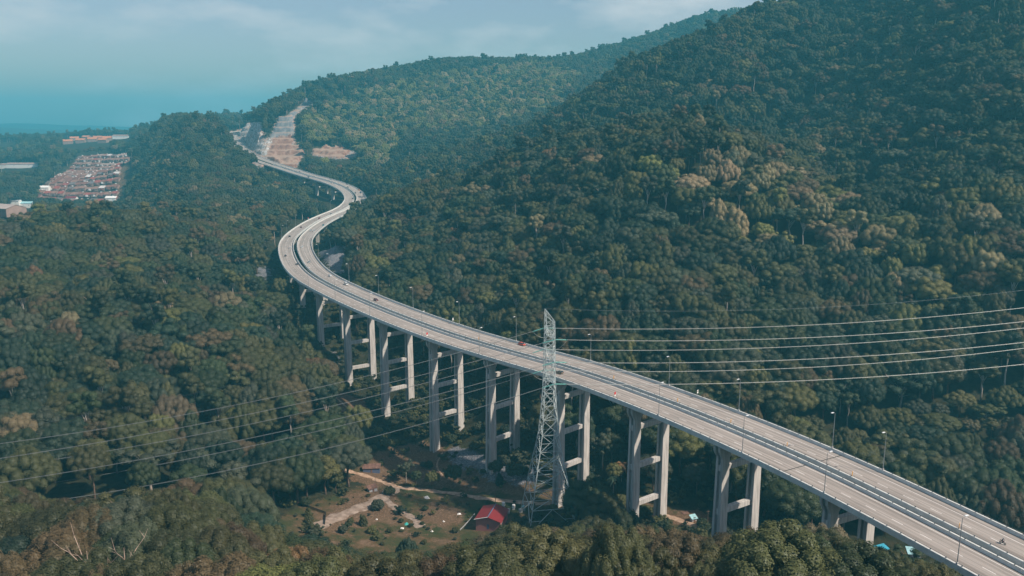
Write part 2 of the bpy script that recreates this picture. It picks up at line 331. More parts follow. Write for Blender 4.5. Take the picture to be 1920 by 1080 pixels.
rub_ = ramp(t, [(.36, (.04, .05, .06)), (.50, (.14, .15, .175)), (.60, (.28, .26, .26)), (.67, (.6, .56, .54))], n4.outputs[0]).outputs[0]; c_ = mixc(edge(ga.outputs['Alpha'], n1.outputs[0]), c_, rub_)
t.links.new(c_, bs.inputs['Base Color'])
bp = N(t, 'ShaderNodeBump', i_Strength=.6, i_Distance=1.0); t.links.new(n2.outputs[0], bp.inputs['Height']); t.links.new(bp.outputs[0], bs.inputs['Normal'])
me = npmesh('ground', np.c_[gx.ravel(), gy.ravel(), gz.ravel()], np.c_[b, b + ND, b + ND + 1, b + 1], gm, smooth=True)
at_ = me.attributes.new('cover', 'FLOAT_COLOR', 'POINT'); at_.data.foreach_set('color', attr.ravel())
tag(link('ground', me), 'forested valley floor and hills reaching to the horizon', kind='structure')

# ------------------------------------------------------------------ viaduct, decks, piers, roads
def sweep(name, prof, s0, s1, mats, parent=None, step=4.0, closed=True, uv=False, smooth=False, ends=True):
    ss = np.linspace(s0, s1, max(2, int((s1 - s0) / step) + 1)); m = len(prof); V = []
    for s in ss:
        for (o, z) in prof: V.append(road_at(s, o, z))
    k = len(ss); F_ = []
    for i in range(k - 1):
        for j in range(m if closed else m - 1):
            j2 = (j + 1) % m; F_.append((i * m + j, i * m + j2, (i + 1) * m + j2, (i + 1) * m + j))
    me = bpy.data.meshes.new(name)
    if closed and ends: F_ += [tuple(range(m)), tuple(range((k - 1) * m, k * m))[::-1]]
    me.from_pydata([tuple(v) for v in V], [], F_)
    for mm in (mats if isinstance(mats, (list, tuple)) else [mats]): me.materials.append(mm)
    if uv:
        ul = me.uv_layers.new(name='UVMap'); os_ = [o for o, z in prof]; cum = [0]
        for j in range(1, m): cum.append(cum[-1] + abs(os_[j] - os_[j - 1]))
        for p in me.polygons:
            for li in p.loop_indices:
                vi = me.loops[li].vertex_index; ul.data[li].uv = (ss[vi // m] , cum[vi % m])
    if smooth: me.polygons.foreach_set('use_smooth', [True] * len(me.polygons))
    me.update(); return link(name, me, parent)
IN, OUT = 1.55, 14.65
S0 = 0.0; S_ALL = SS[-1] - 2
rm = bpy.data.materials.new('road_surface'); rm.use_nodes = True; t = rm.node_tree; bs = t.nodes['Principled BSDF']
bs.inputs['Roughness'].default_value = .85; bs.inputs['Specular IOR Level'].default_value = .25
uvn = N(t, 'ShaderNodeUVMap', uv_map='UVMap'); mp_ = N(t, 'ShaderNodeMapping'); mp_.inputs['Scale'].default_value = (.012, 1.1, 1); t.links.new(uvn.outputs[0], mp_.inputs[0])
r1 = N(t, 'ShaderNodeTexNoise', i_Scale=1.0, i_Detail=5.0, i_Roughness=.6); t.links.new(mp_.outputs[0], r1.inputs[0])
mp2 = N(t, 'ShaderNodeMapping'); mp2.inputs['Scale'].default_value = (.05, .25, 1); t.links.new(uvn.outputs[0], mp2.inputs[0])
r2 = N(t, 'ShaderNodeTexNoise', i_Scale=1.0, i_Detail=6.0, i_Roughness=.65); t.links.new(mp2.outputs[0], r2.inputs[0])
ca = ramp(t, [(.3, (.21, .183, .162)), (.5, (.295, .262, .236)), (.7, (.38, .345, .315))], r1.outputs[0])
cb = ramp(t, [(.32, .78), (.52, 1.0), (.7, 1.08)], r2.outputs[0])
mx = N(t, 'ShaderNodeMix', data_type='RGBA', blend_type='MULTIPLY'); mx.inputs[0].default_value = 1
t.links.new(ca.outputs[0], mx.inputs[6]); t.links.new(cb.outputs[0], mx.inputs[7])
sxy = N(t, 'ShaderNodeSeparateXYZ'); t.links.new(uvn.outputs[0], sxy.inputs[0])
wv = N(t, 'ShaderNodeMath', operation='PINGPONG'); t.links.new(sxy.outputs[1], wv.inputs[0]); wv.inputs[1].default_value = 1.8
wr = ramp(t, [(.0, 1.06), (.30, 1.0), (.52, .84), (.74, .99), (1.0, 1.05)]); wd = N(t, 'ShaderNodeMath', operation='DIVIDE'); t.links.new(wv.outputs[0], wd.inputs[0]); wd.inputs[1].default_value = 1.8
t.links.new(wd.outputs[0], wr.inputs[0])
mx2 = N(t, 'ShaderNodeMix', data_type='RGBA', blend_type='MULTIPLY'); mx2.inputs[0].default_value = 1
t.links.new(mx.outputs[2], mx2.inputs[6]); t.links.new(wr.outputs[0], mx2.inputs[7]); t.links.new(mx2.outputs[2], bs.inputs['Base Color'])
via = empty('viaduct', tuple(road_at(S_END / 2, 0, -60)), 0, 'long curving twin-deck concrete highway viaduct standing on tall paired piers', 'bridge')
VI = Matrix.Translation(via.location).inverted()
def under(o, par, inv):          # keep world placement when parented
    o.parent = par; o.matrix_parent_inverse = inv; return o
for sg, side in ((-1, 'near'), (1, 'far')):
    a, b_ = (-OUT, -IN) if sg < 0 else (IN, OUT)
    mid = (a + b_) / 2
    prof = [(a, -1.05), (b_, -1.05), (b_, -1.55), (b_ - 1.6, -1.75), (mid + 3.0, -2.1), (mid + 2.6, -3.9), (mid - 2.6, -3.9), (mid - 3.0, -2.1), (a + 1.6, -1.75), (a, -1.55)]
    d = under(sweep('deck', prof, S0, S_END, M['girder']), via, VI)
    tag(d, 'bridge deck of the carriageway nearer the camera' if sg < 0 else 'bridge deck of the carriageway farther from the camera')
    for e in (a, b_):
        q = e + (.42 if e == a else -.42); e2 = e - .12 if e == a else e + .12
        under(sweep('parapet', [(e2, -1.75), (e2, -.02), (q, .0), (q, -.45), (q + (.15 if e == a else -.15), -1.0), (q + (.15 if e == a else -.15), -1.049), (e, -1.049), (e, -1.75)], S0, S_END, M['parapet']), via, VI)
        rl = MB(); hh = .38
        for s in np.arange(S0, S_END, 4.5):
            p = road_at(s, (e + q) / 2, 0); rl.bar(p, p + np.array([0, 0, hh]), .14, 4)
        for s in np.arange(S0, S_END, 9):
            rl.bar(road_at(s, (e + q) / 2, hh), road_at(s + 9, (e + q) / 2, hh), .045, 4, caps=False)
        under(rl.build('railing', M['rail']), via, VI)
    rd = sweep('road', [(a + .45, -1.02), (b_ - .45, -1.02)], S0, S_END, rm, closed=False, uv=True)
    tag(rd, 'pale worn concrete carriageway of the ' + ('near' if sg < 0 else 'far') + ' deck', kind='structure')
    # painted lines
    ob = MB()
    def line(o0, o1, s, s2, dz=-1.012):
        ob.add([road_at(s, o0, dz), road_at(s, o1, dz), road_at(s2, o1, dz), road_at(s2, o0, dz)], [(0, 1, 2, 3)])
    if sg > 0: solid = (2.75, 11.3); dash = (6.9,)
    else: solid = (-13.6, -3.4); dash = (-8.3,)
    for o in solid:
        for s in np.arange(S0, S_ALL, 4): line(o - .11, o + .11, s, s + 4)
    for o in dash:
        for s in np.arange(S0, S_ALL, 9.0): line(o - .12, o + .12, s, s + 3.6)
    tag(ob.build('road_marking', M['marking']), 'white lane dashes and edge lines of the ' + ('near' if sg < 0 else 'far') + ' carriageway', kind='structure')
    for s in (JS for JS in (nearest_s(89.5, 237)[0], 300 + nearest_s(89.5, 237)[0], 600 + nearest_s(89.5, 237)[0], 900 + nearest_s(89.5, 237)[0])):
        jb = MB()
        for k in range(6):
            o0 = a + .5 + (b_ - a - 1) * k / 6; o1 = a + .5 + (b_ - a - 1) * (k + 1) / 6
            jb.add([road_at(s, o0, -1.008), road_at(s, o1, -1.008), road_at(s + .4, o1, -1.008), road_at(s + .4, o0, -1.008)], [(0, 1, 2, 3)])
        jn = under(jb.build('expansion_joint', M['joint']), via, VI)
    # road on the ground beyond the viaduct, with its kerb barriers
    rd = sweep('road', [(a + .3, -1.02), (b_ - .3, -1.02)], S_END, S_ALL, rm, closed=False, uv=True)
    tag(rd, 'hillside continuation of the ' + ('left' if sg < 0 else 'right') + ' carriageway beyond the viaduct', kind='structure')
    kb = tag(sweep('road_barrier', [(a if sg < 0 else b_ - .4, -1.3), (a + .4 if sg < 0 else b_, -1.3), (a + .4 if sg < 0 else b_, -.2), (a if sg < 0 else b_ - .4, -.2)], S_END + .5, S_ALL, M['parapet']),
        'concrete barrier along the ' + ('outer left' if sg < 0 else 'inner right') + ' edge of the hillside road', 'barrier', 'concrete barriers along the hillside road')
mb_ = tag(sweep('road_barrier', [(-1.4, -1.4), (1.4, -1.4), (1.2, -.4), (-1.2, -.4)], S_END + .5, S_ALL, M['joint']), 'dark median strip between the two hillside carriageways', 'median')
# piers
PIER_S = [7.0, 11.5, 16.0, 20.4, 24.8, 29.5, 34.8, 40.1, 45.2, 49.8, 55.5]
_k0 = nearest_s(132.1, 161.2)[0]
pier_s = []
for p in [(96,223),(74,263),(49,301),(21,336),(-10,368),(-41,402),(-74,444),(-104,487),(-131,530),(-153,570),(-175,622)]: pier_s.append(nearest_s(*p)[0])
s = pier_s[-1] + 50
while s < S_END - 20: pier_s.append(s); s += 47
pier_s = [pier_s[0] - 52, pier_s[0] - 104] [::-1] + pier_s
ordn = ['first', 'second', 'third', 'fourth', 'fifth', 'sixth', 'seventh', 'eighth', 'ninth', 'tenth', 'eleventh', 'twelfth', 'thirteenth', 'fourteenth', 'fifteenth', 'sixteenth', 'seventeenth', 'eighteenth', 'nineteenth', 'twentieth']
def column_mb(zt_, zb, capd, top_off):
    """H shaped column standing across the road, its recesses open along the road direction on both narrow faces"""
    mb = MB(); H = zt_ - zb
    a1, b1 = 1.6, 1.6          # half width across / along the road at the head
    def ring(z, g=1.0, w=None):
        hx = (w or a1) * g; hy = b1 * g; r = .62 * g if w is None else 0.62; d = .95
        # notches on the -x and +x faces, centred in y
        return [(-hx, -hy, z), (hx, -hy, z), (hx, -r, z), (hx - d, -r, z), (hx - d, r, z), (hx, r, z), (hx, hy, z), (-hx, hy, z), (-hx, r, z), (-hx + d, r, z), (-hx + d, -r, z), (-hx, -r, z)]
    zs = [(zb, 1.0 + H * .0042, None), (zt_ - 7.0, 1.03, None), (zt_ - 4.5, 1.0, None), (zt_ - 2.6, 1.02, 2.7), (zt_ - 1.6, 1.02, 3.15), (zt_, 1.02, 3.2)]
    vs = [];
    for z, g, w in zs: vs += ring(z, g, w)
    fs = [(i * 12 + k, i * 12 + (k + 1) % 12, (i + 1) * 12 + (k + 1) % 12, (i + 1) * 12 + k) for i in range(len(zs) - 1) for k in range(12)]
    fs += [tuple(range(11, -1, -1)), tuple(range((len(zs) - 1) * 12, len(zs) * 12))]
    mb.add(vs, fs)
    return mb
for i, s in enumerate(pier_s):
    c = road_at(s, 0, 0); tdir = road_dir(s); rz = math.atan2(-tdir[0], tdir[1])     # local y runs along the road
    inv = VI
    pr = bpy.data.objects.new('pier', None); COL.objects.link(pr); pr.parent = via
    pr.location = (c[0] - via.location[0], c[1] - via.location[1], -via.location[2]); pr.rotation_euler[2] = rz
    top = c[2] - 3.9; bases = []
    for o in (-8.1, 8.1):
        q = road_at(s, o, 0); zb = min(z1(q[0], q[1]), top - 6) - 2.5; bases.append(zb)
        colm = column_mb(top, zb, 0, 0); zq = top - 8.2
        while zq > zb + 8:
            for sx_ in (-1, 1): colm.box((sx_ * 1.17, 0, zq), (.84, 1.2, 2.3))
            zq -= 16.5
        cm = colm.build('column', M['concrete'], pr); cm.location = (o, 0, 0)
    # struts between the two columns every 17 m or so
    z = top - 8.2
    while z > min(bases) + 6:
        MB().box((0, 0, z), (13.0, 1.9, 1.9)).build('cross_beam', M['concrete'], pr)
        z -= 16.5
    bpy.context.view_layer.update()
# ------------------------------------------------------------------ trees
fm = bpy.data.materials.new('foliage'); fm.use_nodes = True; t = fm.node_tree; t.nodes.clear()
ti = N(t, 'ShaderNodeAttribute', attribute_type='INSTANCER', attribute_name='tint'); lv = N(t, 'ShaderNodeAttribute', attribute_name='leafvar')
mu = N(t, 'ShaderNodeVectorMath', operation='MULTIPLY'); t.links.new(ti.outputs['Vector'], mu.inputs[0]); t.links.new(lv.outputs['Vector'], mu.inputs[1])
df = N(t, 'ShaderNodeBsdfDiffuse'); tr = N(t, 'ShaderNodeBsdfTranslucent'); ms = N(t, 'ShaderNodeMixShader'); ms.inputs[0].default_value = .16
gl = N(t, 'ShaderNodeBsdfGlossy'); gl.inputs['Roughness'].default_value = .55; gl.inputs[0].default_value = (.8, .9, .9, 1); m2 = N(t, 'ShaderNodeMixShader'); m2.inputs[0].default_value = .025
t.links.new(mu.outputs[0], df.inputs[0]); t.links.new(mu.outputs[0], tr.inputs[0]); t.links.new(df.outputs[0], ms.inputs[1]); t.links.new(tr.outputs[0], ms.inputs[2])
t.links.new(ms.outputs[0], m2.inputs[1]); t.links.new(gl.outputs[0], m2.inputs[2])
ou = N(t, 'ShaderNodeOutputMaterial'); t.links.new(m2.outputs[0], ou.inputs[0])
bmi = bmesh.new(); bmesh.ops.create_icosphere(bmi, subdivisions=2, radius=1); ICO_V = np.array([v.co[:] for v in bmi.verts]); ICO_F = np.array([[v.index for v in f.verts] for f in bmi.faces]); bmi.free()
def crown_mesh(name, C_, Rr, leaf, dens, rng, point=0.0, core=.82, droop=0.0):
    C_ = np.array(C_, float); Rr = np.array(Rr, float)
    Vs = []; Fq = []; Ft = []; var = []; nv = 0
    lvar = rng.uniform(.88, 1.12, len(C_))
    for i in range(len(C_)):
        n_ = int(dens * (Rr[i, 0] * Rr[i, 1] + Rr[i, 0] * Rr[i, 2] * 2) / 3 * 12.6 / (leaf * leaf)); k = np.arange(n_) + .5
        ph = np.arccos(1 - 1.72 * k / n_); th = math.pi * (1 + 5 ** .5) * k + rng.rand() * 6
        nn = np.c_[np.cos(th) * np.sin(ph), np.sin(th) * np.sin(ph), np.cos(ph)]; nn += rng.normal(0, .10, nn.shape); nn /= np.linalg.norm(nn, axis=1)[:, None]
        sh = np.ones(n_)
        if point: sh = 1 - point * (1 - np.abs(nn[:, 2])) * np.clip(nn[:, 2], 0, 1) * 1.2
        p = C_[i] + nn * Rr[i] * sh[:, None] * rng.uniform(.90, 1.08, n_)[:, None]
        keep = np.ones(n_, bool)
        for j in range(len(C_)):
            if j != i: keep &= (((p - C_[j]) / (Rr[j] * .9)) ** 2).sum(1) > 1
        p = p[keep]; nn = nn[keep]; m_ = len(p)
        if m_ == 0: continue
        nrm = nn * .9 + rng.normal(0, .27, (m_, 3)); nrm[:, 2] += .15; nrm /= np.linalg.norm(nrm, axis=1)[:, None]
        a = np.cross(nrm, rng.normal(0, 1, (m_, 3))); a /= np.linalg.norm(a, axis=1)[:, None]; b2 = np.cross(nrm, a)
        h = (leaf * rng.uniform(.45, .95, m_))[:, None]
        Q = np.stack([p - a * h, p - b2 * h * .8, p + a * h, p + b2 * h * .8], 1).reshape(-1, 3)
        Vs.append(Q); Fq.append(np.arange(m_ * 4).reshape(-1, 4) + nv); nv += m_ * 4; var.append(lvar[i] * rng.uniform(.80, 1.2, m_))
        if core: Vs.append(C_[i] + ICO_V * Rr[i] * core); Ft.append(ICO_F + nv); nv += len(ICO_V)
    V = np.concatenate(Vs); fq = np.concatenate(Fq); va = np.concatenate(var)
    fl = [fq]
    if Ft: ft = np.concatenate(Ft); fl.append(ft); va = np.r_[va, np.full(len(ft), .9)]
    me = npmesh(name, V, fl, fm)
    a_ = me.attributes.new('leafvar', 'FLOAT_VECTOR', 'FACE'); a_.data.foreach_set('vector', np.repeat(va, 3).astype(np.float32)); return me
def sph_dirs(n, zmin, rng):
    k = np.arange(n) + .5; z = 1 - (1 - zmin) * k / n; th = math.pi * (1 + 5 ** .5) * k + rng.rand() * 6; r_ = np.sqrt(1 - z * z)
    d = np.c_[r_ * np.cos(th), r_ * np.sin(th), z] + rng.normal(0, .09, (n, 3)); return d
def dome(name, seed, rx, rz, zc, n, lr, ls=1.0, leaf=.24, point=0.0, zmin=-.25, taper=0.0, irr=.12):
    rng = np.random.RandomState(seed); d = sph_dirs(n, zmin, rng)
    Cc = d * np.array([rx, rx, rz]) * rng.uniform(1 - irr, 1 + irr, n)[:, None]
    if taper: Cc[:, :2] *= (1 - taper * np.clip((Cc[:, 2] + rz * .3) / (1.3 * rz), 0, 1))[:, None]
    Cc[:, 2] += zc; rr = lr * rng.uniform(.72, 1.25, n); Rr = np.c_[rr, rr, rr * ls]
    Cc = np.vstack([Cc, [[0, 0, zc]]]); Rr = np.vstack([Rr, [[rx * .72, rx * .72, rz * .75]]])
    return crown_mesh(name, Cc, Rr, leaf, .62, rng, point)
def trunk_mesh(name, h, r, limbs, rng, m, bend=.6):
    mb = MB(); pts = [(0, 0, -2.0)]
    for k in range(1, 6): pts.append((rng.uniform(-bend, bend) * k / 5, rng.uniform(-bend, bend) * k / 5, h * k / 5))
    mb.tube(pts, [r * 1.25] + [r * (1 - .13 * k) for k in range(1, 6)], 7)
    for (x, y, z) in limbs:
        z0 = min(h * rng.uniform(.55, .92), z - 1); f = z0 / h; bx, by = pts[-1][0] * f, pts[-1][1] * f
        mb.tube([(bx, by, z0), (bx + (x - bx) * .5, by + (y - by) * .5, z0 + (z - z0) * .62), (x, y, z)], [r * .42, r * .28, r * .12], 5)
    return mb.mesh(name, m, True)
def limbs(seed, n, rx, z0, z1_):
    g = np.random.RandomState(seed); return [(rx * g.uniform(.4, .8) * math.cos(a), rx * g.uniform(.4, .8) * math.sin(a), g.uniform(z0, z1_)) for a in np.arange(n) * 6.283 / n + g.rand()]
KINDS = []   # name, crown mesh, trunk mesh, radius, word for the crown
def kind(name, crown, trunk, rad, word): KINDS.append((name, crown, trunk, rad, word))
g_ = np.random.RandomState(5)
kind('domed_tree', dome('crown', 1, 5.6, 4.4, 12, 52, 1.55, 1.1, leaf=.18), trunk_mesh('trunk', 11, .38, limbs(1, 5, 4, 11, 13), g_, M['bark']), 7.2, 'broad domed crown')
kind('domed_tree', dome('crown', 2, 4.8, 5.6, 12.5, 54, 1.4, 1.35, point=.3, leaf=.18), trunk_mesh('trunk', 12, .36, limbs(2, 4, 3, 11, 14), g_, M['bark']), 6.2, 'egg-shaped crown')
kind('conical_tree', dome('crown', 3, 4.6, 6.8, 11.5, 44, 1.45, 1.7, point=.5, taper=.55, zmin=-.5), trunk_mesh('trunk', 12, .34, [], g_, M['bark']), 5.6, 'pointed crown')
kind('round_tree', dome('crown', 4, 3.3, 3.2, 10, 22, 1.4), trunk_mesh('trunk', 9.5, .28, limbs(4, 3, 2, 9, 11), g_, M['bark']), 4.6, 'round crown')
kind('spreading_tree', dome('crown', 5, 7.8, 2.8, 14.0, 58, 1.6, .8, zmin=-.1, irr=.16), trunk_mesh('trunk', 12, .5, limbs(5, 8, 8, 13, 15), g_, M['palebark']), 9.6, 'flat-topped crown')
def ragged(seed, n, rx, rz, zc, lr):
    rng = np.random.RandomState(seed); Cc = rng.normal(0, .45, (n, 3)) * np.array([rx, rx, rz]); Cc[:, 2] += zc; rr = lr * rng.uniform(.6, 1.25, n)
    return crown_mesh('crown', Cc, np.c_[rr, rr, rr * .86], .26, .62, rng), [tuple(c) for c in Cc[::2]]
cm_, lm_ = ragged(6, 34, 5.4, 4.6, 13.5, 1.5)
kind('ragged_tree', cm_, trunk_mesh('trunk', 13, .36, lm_, g_, M['palebark']), 6.4, 'ragged crown')
cm_, lm_ = ragged(7, 22, 4.6, 3.4, 23, 1.7)
kind('emergent_tree', cm_, trunk_mesh('trunk', 22, .42, lm_, g_, M['palebark']), 5.6, 'long bare trunk')
kind('vine_draped_tree', dome('crown', 8, 2.9, 7.2, 9.5, 40, 1.3, 2.2, leaf=.24, point=.4, zmin=-.9), trunk_mesh('trunk', 11, .3, [], g_, M['bark']), 4.4, 'hanging vines')
kind('conical_tree', dome('crown', 9, 6.3, 6.0, 12, 66, 1.25, 2.0, leaf=.17, point=.55, taper=.4, zmin=-.4), trunk_mesh('trunk', 12, .4, [], g_, M['bark']), 6.8, 'bell-shaped crown')
cm_, lm_ = ragged(12, 44, 6.6, 3.9, 14.5, 1.7)
kind('ragged_tree', cm_, trunk_mesh('trunk', 14, .4, lm_, g_, M['bark']), 8.0, 'layered crown')
def palm_mesh():
    g = np.random.RandomState(3); V = []; Fq = []; nv = 0
    for k in range(26):
        a = k * 2.4; el = g.uniform(-.5, 1.15); L = g.uniform(3.2, 4.4); prev = None
        for j in range(9):
            f = j / 8; r_ = L * (math.cos(el) * f + .15 * f); z = 9.5 + L * (math.sin(el) * f - .75 * f * f); w = .75 * math.sin(math.pi * min(1, f * .9 + .08)) + .05
            c = np.array([r_ * math.cos(a), r_ * math.sin(a), z]); sd = np.array([-math.sin(a), math.cos(a), 0]) * w
            cur = [c - sd + (0, 0, -.35 * w), c, c + sd + (0, 0, -.35 * w)]
            V += cur
            if j: Fq += [(nv - 3, nv, nv + 1, nv - 2), (nv - 2, nv + 1, nv + 2, nv - 1)]
            nv += 3
    me = npmesh('crown', np.array(V), np.array(Fq), fm); a_ = me.attributes.new('leafvar', 'FLOAT_VECTOR', 'FACE'); a_.data.foreach_set('vector', np.repeat(np.random.RandomState(1).uniform(.8, 1.3, len(Fq)), 3).astype(np.float32)); return me
kind('palm_tree', palm_mesh(), trunk_mesh('trunk', 9.4, .2, [], g_, M['palebark'], .3), 4.2, 'arching fronds')
TONES = [((.048, .062, .024), 'deep green'), ((.082, .082, .030), 'olive green'), ((.112, .082, .040), 'brownish'), ((.125, .122, .038), 'yellow-green'), ((.075, .083, .050), 'grey-green'), ((.032, .050, .028), 'dark green'), ((.175, .100, .046), 'rust-brown'), ((.20, .16, .085), 'pale straw-green')]
TW = np.array([.25, .28, .07, .08, .13, .16, .004, .02]); KW = np.array([.31, .18, .05, .15, .07, .05, .05, .02, .075, .05, .005]); KW /= KW.sum()
rng = np.random.RandomState(21)
pts = []
def ringpts(d0, d1, sp, azm):
    n_ = int(azm * 2 * (d1 * d1 - d0 * d0) / 2 / (sp * sp)); nr = int((d1 - d0) / sp); out = []
    for r_ in np.linspace(d0, d1, nr, endpoint=False):
        k = int(azm * 2 * r_ / sp); a = -azm + 2 * azm * (np.arange(k) + rng.rand()) / k
        x = r_ * np.sin(a) + rng.uniform(-.36, .36, k) * sp; y = r_ * np.cos(a) + rng.uniform(-.36, .36, k) * sp; out.append(np.c_[x, y, np.full(k, sp)])
    return np.vstack(out)
PT = np.vstack([ringpts(135, 300, 10.2, R(38)), ringpts(300, 520, 10.2, R(38)), ringpts(520, 1050, 11.8, R(37)), ringpts(1050, 2350, 11.6, R(37)), ringpts(2350, 3600, 17, R(36))])
PZ = zt(PT[:, 0], PT[:, 1]); pu, pv, pd = projv(np.c_[PT[:, :2], PZ])
def near_line(x, y, step=2):
    b = np.full(len(x), 1e9); k_ = np.zeros(len(x), int)
    for k in range(0, len(CL), step):
        d2 = (x - CL[k, 0]) ** 2 + (y - CL[k, 1]) ** 2; m_ = d2 < b; b[m_] = d2[m_]; k_[m_] = k
    return np.sqrt(b), k_
nl, nk = near_line(PT[:, 0], PT[:, 1]); via_part = nk * STEP < S_END
ok = np.ones(len(PT), bool)
ok &= ~(via_part & (nl < 19) & (PZ + 20 > CL[nk, 2] - 6))
ok &= ~(via_part & (nl < 29) & (PT[:, 1] > 600) & (PT[:, 1] < 1000)); ok &= ~(via_part & (nl < 15)); ok &= ~(~via_part & (nl < 19))
excl = [(MEADOW, 230, 470), ([(1105,920),(1250,940),(1350,970),(1365,1020),(1285,1015),(1105,960)], 230, 460), (EST, 1300, 2100), ([(-60,396),(30,390),(32,414),(-60,416)], 900, 1150), ([(115,258),(208,254),(208,276),(115,280)], 2100, 2600), ([(-10,310),(75,310),(75,322),(-10,322)], 1500, 2600), ([(204,253),(248,253),(248,266),(204,266)], 2100, 2700),
        ([(615,722),(640,728),(692,790),(680,802),(640,770)], 380, 480), ([(385,868),(548,866),(562,892),(398,898)], 330, 400), ([(480,492),(514,498),(512,530),(508,570),(488,560),(484,525)], 500, 760)] + [(p, 300, 760) for p in ROCK] + [(p, 1150, 2000) for p in CUT]
for p, a, b2 in excl: ok &= ~(inpoly(pu, pv, p) & (PT[:, 1] > a) & (PT[:, 1] < b2))
# low ground under the viaduct between the piers: bushes there, no forest
lowz = via_part & (nl < 34) & (PT[:, 1] < 620)
ok &= ~(lowz & (rng.rand(len(PT)) < .75))
ok &= ~(((PT[:, 0] - 15.5) ** 2 + (PT[:, 1] - 319.5) ** 2) < 19 ** 2)
for (hx, hy, hr) in [(118, 214, 13), (135, 205, 12), (88, 212, 8), (-9, 320, 12)]: ok &= ~(((PT[:, 0] - hx) ** 2 + (PT[:, 1] - hy) ** 2) < hr ** 2)
PT = PT[ok]; PZ = PZ[ok]; pu = pu[ok]; pv = pv[ok]; pd = pd[ok]; nl = nl[ok]; nk = nk[ok]; nP = len(PT)
kidx = rng.choice(len(KINDS), nP, p=KW)
fgm = PT[:, 1] < 300; kidx = np.where(fgm & (rng.rand(nP) < .8), rng.choice([8, 0, 1, 9, 4], nP, p=[.42, .26, .20, .07, .05]), kidx)
reg = fbm(PT[:, 0], PT[:, 1], 31, 3, 140)
sprd = rng.rand(nP); Wt = np.tile(TW, (nP, 1))
Wt[:, 1] *= np.exp(1.4 * reg); Wt[:, 2] *= np.exp(1.1 * reg); Wt[:, 5] *= np.exp(-1.6 * reg); Wt[:, 0] *= np.exp(-.8 * reg)
lit_vines = inpoly(pu, pv, [(1180,345),(1420,330),(1560,400),(1720,480),(1800,560),(1700,590),(1560,520),(1400,480),(1280,430)]) & (PT[:, 1] > 380) & (PT[:, 1] < 760) | (rng.rand(nP) < .45) & inpoly(pu, pv, [(1640,470),(1780,480),(1960,400),(1960,640),(1780,640),(1620,620)]) & (PT[:, 1] > 380) & (PT[:, 1] < 760)  # right-slope patch: pale climbers plus sunlight, both put into the crown tint
lit3 = inpoly(pu, pv, [(830,150),(1000,130),(1090,150),(1050,210),(900,260),(760,260),(720,330),(600,320),(560,240),(650,190)]) & (PT[:, 1] > 1250)  # cloud-gap sunlight on the far hill, put into the crown tint
Wt[lit_vines, 7] += .55; Wt[lit_vines, 3] += .25; Wt[lit3, 3] += 1.1; Wt[lit3, 7] += .6; brn = (PT[:, 1] < 300); Wt[brn, 2] += .30; Wt[brn, 1] += .55; Wt[brn, 5] *= .5; Wt[brn, 3] *= .15; Wt[brn, 6] *= .2
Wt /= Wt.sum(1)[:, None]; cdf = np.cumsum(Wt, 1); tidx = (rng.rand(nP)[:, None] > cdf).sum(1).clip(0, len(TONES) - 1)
RAD = np.array([k[3] for k in KINDS]); sc = PT[:, 2] * (.60 + .75 * rng.rand(nP) ** 1.6) / RAD[kidx] * np.where(PT[:, 2] > 13, .8, 1.0)
sc = np.clip(sc, .5, np.where(PT[:, 1] > 900, 1.35, 1.75)); sz = sc * rng.uniform(.85, 1.18, nP)
sz = np.minimum(sz, 1.22); wr_ = np.abs((PT[:, 0] - 15.5) * 52.5 - (PT[:, 1] - 319.5) * 319.5) / 323.8; wm_ = (wr_ < 20) & (PT[:, 0] > 130); sz = np.where(wm_, sz * .55, sz); sc = np.where(wm_, sc * .7, sc)
sc = np.where((kidx == 6), np.clip(sc, .8, 1.15), sc); sz = np.where((kidx == 6) & ~wm_, sc, sz)
# keep the crowns clear of the decks
H = np.array([18, 20, 20, 14.5, 17.5, 19, 27, 18.5, 20, 19.5, 13])[kidx] * sz
over = (nl < 16 + RAD[kidx] * sc) & (PZ + H > CL[nk, 2] - 2); hi_ = np.clip((CL[nk, 2] - 4 - PZ) / np.maximum(H, 1), .25, 1)
sz = np.where(over, sz * hi_, sz); sc = np.where(over, sc * np.maximum(hi_, .5), sc)
# the open places stay open: no crown grows in front of the meadow, tracks, road, estate or cutting; the nearest wood keeps its skyline
PLX = [-60,62,106,200,337,481,520,560,600,690,780,860,900,960,1000,1060,1085,1110,1150,1180,1240,1290,1350,1365,1400,1450,1500,1560,1600,1640,1700,1760,1800,1830,1870,1920,2000]
PLY = [890,915,940,925,902,885,1000,1015,1015,1032,1040,1022,1002,988,992,990,972,942,950,955,965,1000,1012,992,987,972,980,968,988,1032,1019,1032,1064,1051,1082,1115,1150]
alive = np.ones(nP, bool)
def tops(fr): return projv(np.c_[PT[:, :2], PZ + H * fr * sz / sz0])
sz0 = sz.copy(); H0 = H / 1.0
front = PT[:, 1] < np.where(PT[:, 0] < 12, 321.5 + (PT[:, 0] - 15.5) * .158, 288)
u_, v_, d_ = tops(1.0); ru = RAD[kidx] * sc * F / d_ * .6
lim = np.maximum.reduce([np.interp(u_ + q_ * ru, PLX, PLY) for q_ in (-1, -.5, 0, .5, 1)])
fg = front & (v_ < lim + 4)
for it in range(8):
    sz = np.where(fg, sz * .9, sz); u_, v_, d_ = tops(1.0); fg = front & (v_ < lim + 4)
alive &= ~fg & (sz > .45 * sz0); sc = np.where(sz < sz0, np.maximum(sc * .75, sc * sz / sz0), sc); H = H * sz / sz0
